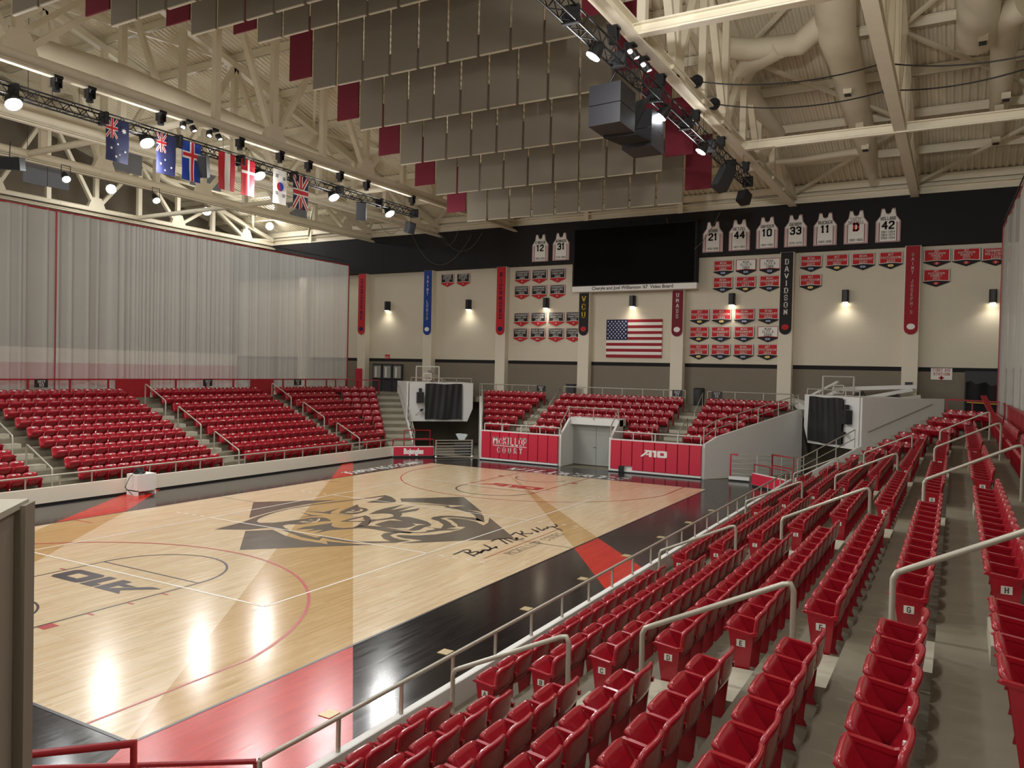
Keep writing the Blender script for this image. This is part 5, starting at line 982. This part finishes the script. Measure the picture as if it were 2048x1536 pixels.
hoop(-13.0, 35.6, CZ+.95-.1, 0, 'glass basketball backboard stored above the far left booth', 'rail')
hoop(at(1676, 800, 1, 37.4)[0], 37.4, CZ+.8, .75, 'glass basketball backboard stored on the concourse above the far right booth', 'white_wall')
t = thing('folded_goal', (13.5, 38.5, CZ), 'white folded basketball goal support lying on the concourse behind the far right booth', 'basketball goal')
MB().bar((11.6, 38.2, CZ+1.2), (15.6, 38.6, CZ+1.45), .35, .2, 'white_wall').bar((12.0, 38.0, CZ+.5), (15.4, 38.5, CZ+1.3), .3, .18, 'white_wall').bar((12.6, 38.1, CZ+.35), (15.8, 38.4, CZ+.95), .3, .2, 'rail').build('folded_arm', t)
MB().bar((12.4, 38.0, CZ+.6), (13.2, 38.2, CZ+1.0), .25, .35, 'black').bar((13.8, 38.1, CZ+.5), (14.8, 38.3, CZ+.9), .25, .35, 'black').build('spring_cover', t); MB().box((12.8, 38.0, CZ), (15.8, 38.9, CZ+.35), 'dark_grey').build('base', t)
# barriers at the corners
def barrier(p0, p1, lab, nb=7, m='rail', lift=.06, h=.98):
    a, b = V3(*p0, lift), V3(*p1, lift); t = thing('barrier_gate', (p0[0], p0[1], 0), lab, 'barrier')
    for i in range(nb): MB().bar(a+Z*(h*i/(nb-1)), b+Z*(h*i/(nb-1)), .045, .045, m).build('bar', t)
    for q in (a, b): MB().bar(q-Z*.05, q+Z*(h+.03), .06, .06, m, up=(1, 0, 0)).build('upright', t); MB().ball(tuple(q+Z*.02), .07, 'white', 8, 5).build('caster', t)
barrier((-8.75, 30.65), (-7.3, 32.25), 'grey seven-bar barrier gate between the red corner wall and the lettered padded wall')
t = thing('base_wall', (8.2, 32.5, 0), 'low white curb carrying the grey bars near the far right tunnel', 'curb')
MB().box((7.7, 32.3, 0), (8.7, 32.55, .22), 'white_wall').build('curb_body', t); MB().box((7.7, 32.26, 0), (8.7, 32.3, .07), 'black').build('base_strip', t)
MB().tube([(7.75, 32.4, .2), (7.75, 32.4, 1.3), (8.1, 32.4, 1.3)], .045, 'pad_red', 8).build('red_post', t)
for z in (.35, .6, .85, 1.1, 1.3): MB().tube([(7.85, 32.4, z), (9.0, 32.6, z), (10.9, 34.2, z-.05)], .022, 'rail', 6).build('bar', t)
for x, y in ((9.0, 32.6), (10.0, 33.4), (10.9, 34.2)): MB().bar((x, y, 0), (x, y, 1.3), .045, .045, 'rail', up=(1, 0, 0)).build('post', t)
MB().box((-8.3, 33.2, 1.05), (-8.1, 33.3, 1.1), 'black')
t = thing('instrument_cart', (-8.6, 33.2, 0), 'dark cart with a pale blue monitor behind the grey barrier gate', 'cart')
MB().box((-9.1, 33.1, .05), (-8.1, 33.7, .7), 'dark_grey').build('cart_body', t); MB().prism([(-9.0, 33.05, 1.25), (-8.75, 33.05, .9), (-8.4, 33.05, .9), (-8.15, 33.05, 1.25), (-8.3, 33.05, 1.3), (-8.85, 33.05, 1.3)], (0, .06, 0), 'glass').build('monitor', t); MB().bar((-8.57, 33.1, .7), (-8.57, 33.1, 1.0), .05, .05, 'black', up=(1, 0, 0)).build('stand', t)
t = thing('trash_can', (4.2, 38.9, CZ), 'dark round trash can on the far concourse between two far railings', 'trash can'); MB().cyl((4.2, 38.9, CZ), .3, .95, 'dark_grey', 16, r2=.34).build('bin_body', t); MB().cyl((4.2, 38.9, CZ+.95), .36, .08, 'black', 16, r2=.28).build('lid', t)
t = thing('trash_can', (-3.6, 38.7, CZ), 'dark square bin at the foot of the middle pilaster behind the far seats', 'trash can'); MB().box((-4.3, 38.6, CZ), (-3.8, 39.0, CZ+.95), 'dark_grey').build('bin_body', t); MB().box((-4.33, 38.57, CZ+.95), (-3.77, 39.03, CZ+1.02), 'black').build('lid', t)
tag(MB().bar(at(1967, 792, 0, 18.35), at(1992, 846, 0, 18.75), .2, .06, 'rail_red').build('red_board'), 'long red board leaning across the top corner of the right seats', 'board')
tag(MB().bar(at(1995, 928, 0, 18.55), at(2004, 862, 0, 18.75), .16, .08, 'rail_red', up=(1, 0, 0)).build('red_board'), 'upright red board standing beside the right curtain', 'board')
# ------------------------------------------------------------------ seats
def seatmesh(nx=8, nz=7):
    W = .262; back = MB(); F, B = [], []
    for j in range(nz+1):
        v = j/nz; 
        for i in range(nx+1):
            u = i/nx*2-1; wv = W*(1-.05*(1-v)); zt = .38+.44*v-.05*abs(u)**5*v**3
            y = .03-.1*v+.045*u*u*(.5+.5*v)-.02*math.sin(v*3.1)+(.05*(1-v*4) if v < .25 else 0)
            F.append((u*wv*(1 if v < .85 else 1-.03*(v-.85)/.15), y, zt)); B.append((u*wv, y-.035-(.012 if v < .45 else 0), zt-(.008 if v > .9 else 0)))
    n = len(F); q = lambda a, i, j: a*n+j*(nx+1)+i; fs = []
    for j in range(nz):
        for i in range(nx): fs += [(q(0, i, j), q(0, i, j+1), q(0, i+1, j+1), q(0, i+1, j)), (q(1, i, j), q(1, i+1, j), q(1, i+1, j+1), q(1, i, j+1))]
    for i in range(nx): fs += [(q(0, i, nz), q(1, i, nz), q(1, i+1, nz), q(0, i+1, nz)), (q(0, i, 0), q(0, i+1, 0), q(1, i+1, 0), q(1, i, 0))]
    for j in range(nz): fs += [(q(0, 0, j), q(1, 0, j), q(1, 0, j+1), q(0, 0, j+1)), (q(0, nx, j), q(0, nx, j+1), q(1, nx, j+1), q(1, nx, j))]
    back.add(F+B, fs, 'seat', True)
    pan = MB(); F, B = [], []; mz = max(3, nz-2)
    for j in range(mz+1):
        v = j/mz
        for i in range(nx+1):
            u = i/nx*2-1; y = .1+.2*v+.02*math.sin(v*3.1); zt = .36+.3*v-.03*abs(u)**4*(v > .9)+.012*u*u
            F.append((u*.215*(1-.05*v), y-.02, zt+.012)); B.append((u*.215*(1-.05*v), y+.022, zt-.018))
    n2 = len(F); q = lambda a, i, j: a*n2+j*(nx+1)+i; fs = []
    for j in range(mz):
        for i in range(nx): fs += [(q(0, i, j), q(0, i+1, j), q(0, i+1, j+1), q(0, i, j+1)), (q(1, i, j), q(1, i, j+1), q(1, i+1, j+1), q(1, i+1, j))]
    for i in range(nx): fs += [(q(0, i, mz), q(0, i+1, mz), q(1, i+1, mz), q(1, i, mz)), (q(0, i, 0), q(1, i, 0), q(1, i+1, 0), q(0, i+1, 0))]
    for j in range(mz): fs += [(q(0, 0, j), q(0, 0, j+1), q(1, 0, j+1), q(1, 0, j)), (q(0, nx, j), q(1, nx, j), q(1, nx, j+1), q(0, nx, j+1))]
    pan.add(F+B, fs, 'seat', True)
    return back, pan
def armmesh(x=-.277):
    a = MB(); P = [(x-.02, -.06, .61), (x-.02, .02, .585), (x-.02, .3, .62), (x-.02, .33, .6), (x-.02, .3, .59), (x-.02, .03, .55), (x-.02, -.06, .56)]
    a.prism(P, (.045, 0, 0), 'seat'); return a
def stdmesh(x=-.277):
    a = MB(); a.prism([(x-.012, -.02, .57), (x-.012, .27, .6), (x-.012, .19, .06), (x-.012, .2, 0), (x-.012, .0, 0), (x-.012, .03, .06)], (.026, 0, 0), 'seat'); return a
def studmesh(w=.016, h=.02):
    a = MB(); a.prism([(-w, -.055, .745), (w, -.055, .745), (w, -.058, .745+h), (-w, -.058, .745+h)], (0, .02, 0), 'plate_and_glint'); return a
bk, pn = seatmesh(); ME = {'backrest': bk.mesh('backrest'), 'seat_pan': pn.mesh('seat_pan'), 'armrest': armmesh().mesh('armrest'), 'standard': stdmesh().mesh('standard'), 'screw_glint': studmesh().mesh('screw_glint')}  # small white stud on near seats paints in a screw's highlight
PITCH = .56
def fill(a, b):
    n = int((b-a+.06)/PITCH); return [a+((b-a)-n*PITCH)/2+PITCH*(i+.5) for i in range(n)]
SEATS = []      # x, y, z, rz, section, row, index, first?, last?
for s in (1, -1):
    for k in range(9):
        xb = 11.93+TR*k; z = ZR(k)
        secs = [(-8.1, 1.42), (2.48, 9.78), (11.0, 18.22), (19.4, 26.7), (27.95, 30.15+.36*k)]
        for si, (a, b) in enumerate(secs):
            ys = fill(a, b)
            if si == 4: ys = [27.95+PITCH*(i+.5) for i in range(int((b-a)/PITCH))]
            for i, y in enumerate(ys): SEATS.append((s*xb, y, z, math.pi/2*s, (s, si), k, i, i == 0, i == len(ys)-1))
        nn = int((.36*k+.25)/PITCH)
        for i in range(nn):
            x, y = nt(29.9+TR*k, 12.85-PITCH*(i+.5), s); SEATS.append((x, y, z, math.pi/4*3 if s > 0 else -math.pi/4*3, (s, 5), k, i, i == 0, i == nn-1))
for k in range(3, 9):
    y = 33.0+TR*(k-3); e = -xl(y)-.15
    rng = [(-e, -5.15), (5.0, e)]+([(-4.05, 3.78)] if k > 4 else [(-4.05, -1.95), (1.6, 3.78)])
    for si, (a, b) in enumerate(rng):
        xs = fill(a, b)
        for i, x in enumerate(xs): SEATS.append((x, y, ZR(k), math.pi, (0, si), k, i, i == 0, i == len(xs)-1))
cand = []
for q, st in enumerate(SEATS):
    u, v, w_ = proj((st[0], st[1], st[2]+.55))
    if st[4][0] == 1 and w_ > .4 and -30 < u < 2090 and -30 < v < 1610: cand.append((w_, q))
cand.sort(); near = set(q for _, q in cand[:300])
SN = ['nearest section', 'second section', 'third section', 'fourth section', 'corner section', 'angled corner']
nearlist = sorted(near)
for q in nearlist:
    x, y, z, rz, (s, si), k, i, fst, lst = SEATS[q]
    r = thing('stadium_seat', (x, y, z), f'folded red seat, row {"ABCDEFGHI"[k]}, {ORD[i]} from near end, {SN[si]} of right stand', 'seat', 'red folding seats of the right stand', rz)
    kid = {}
    for nm in ('backrest', 'seat_pan', 'armrest', 'standard', 'screw_glint'):
        c = bpy.data.objects.new(nm, ME[nm]); col.objects.link(c); c.parent = kid['backrest'] if nm == 'screw_glint' else r; kid[nm] = c
    if lst:
        for nm in ('armrest', 'standard'):
            c = bpy.data.objects.new(nm, ME[nm]); col.objects.link(c); c.parent = r; c.location = (PITCH-.006, 0, 0)
    if fst and si > 0:
        key = 'plate'+str(k)
        if key not in ME:
            mb = MB(); mb.box((-.296, .07, .42), (-.289, .17, .5), 'plate_and_glint'); text(mb, 'ABCDEFGHI'[k], (-.298, .12, .435), (0, -1, 0), Z, .05, 'black', 1.1); ME[key] = mb.mesh('row_plate')
        c = bpy.data.objects.new('row_plate', ME[key]); col.objects.link(c); c.parent = kid['standard']
# every remaining seat of the bowl as one object
lb, lp = seatmesh(6, 4); pieces = [lb, lp, armmesh(), stdmesh(), studmesh(.055, .05)]
V0 = np.concatenate([np.array(p_.v) for p_ in pieces]); F0, M0, off = [], [], 0; mats = ['seat', 'plate_and_glint']
for p_ in pieces:
    F0 += [[off+j for j in f] for f in p_.f]; M0 += [mats.index(p_.mats[j]) for j in p_.m]; off += len(p_.v)
VV, FF, MM = [], [], []
for q, st in enumerate(SEATS):
    if q in near: continue
    x, y, z, rz = st[:4]; u, v, w_ = proj((x, y, z+.5))
    if w_ < .5 or u < -60 or u > 2110 or v > 1640: continue
    c, s_ = math.cos(rz), math.sin(rz); A = V0@np.array([[c, s_, 0], [-s_, c, 0], [0, 0, 1]])+np.array([x, y, z]); o_ = len(VV)*len(V0)
    VV.append(A); FF += [[o_+j for j in f] for f in F0]; MM += M0
me = bpy.data.meshes.new('stadium_seat_rows'); me.from_pydata(np.concatenate(VV).tolist(), [], FF)
for n_ in mats: me.materials.append(MT[n_])
me.polygons.foreach_set('material_index', MM); me.polygons.foreach_set('use_smooth', [True]*len(FF)); me.update()
o = bpy.data.objects.new('stadium_seat_rows', me); col.objects.link(o); o['kind'] = 'stuff'; o['label'] = 'rows of red folding stadium seats of the left, far and distant right stands'; o['category'] = 'seats'; o['group'] = 'distant red folding seats'
print('seats', len(SEATS), len(near), len(VV), 'objects', len(bpy.data.objects))
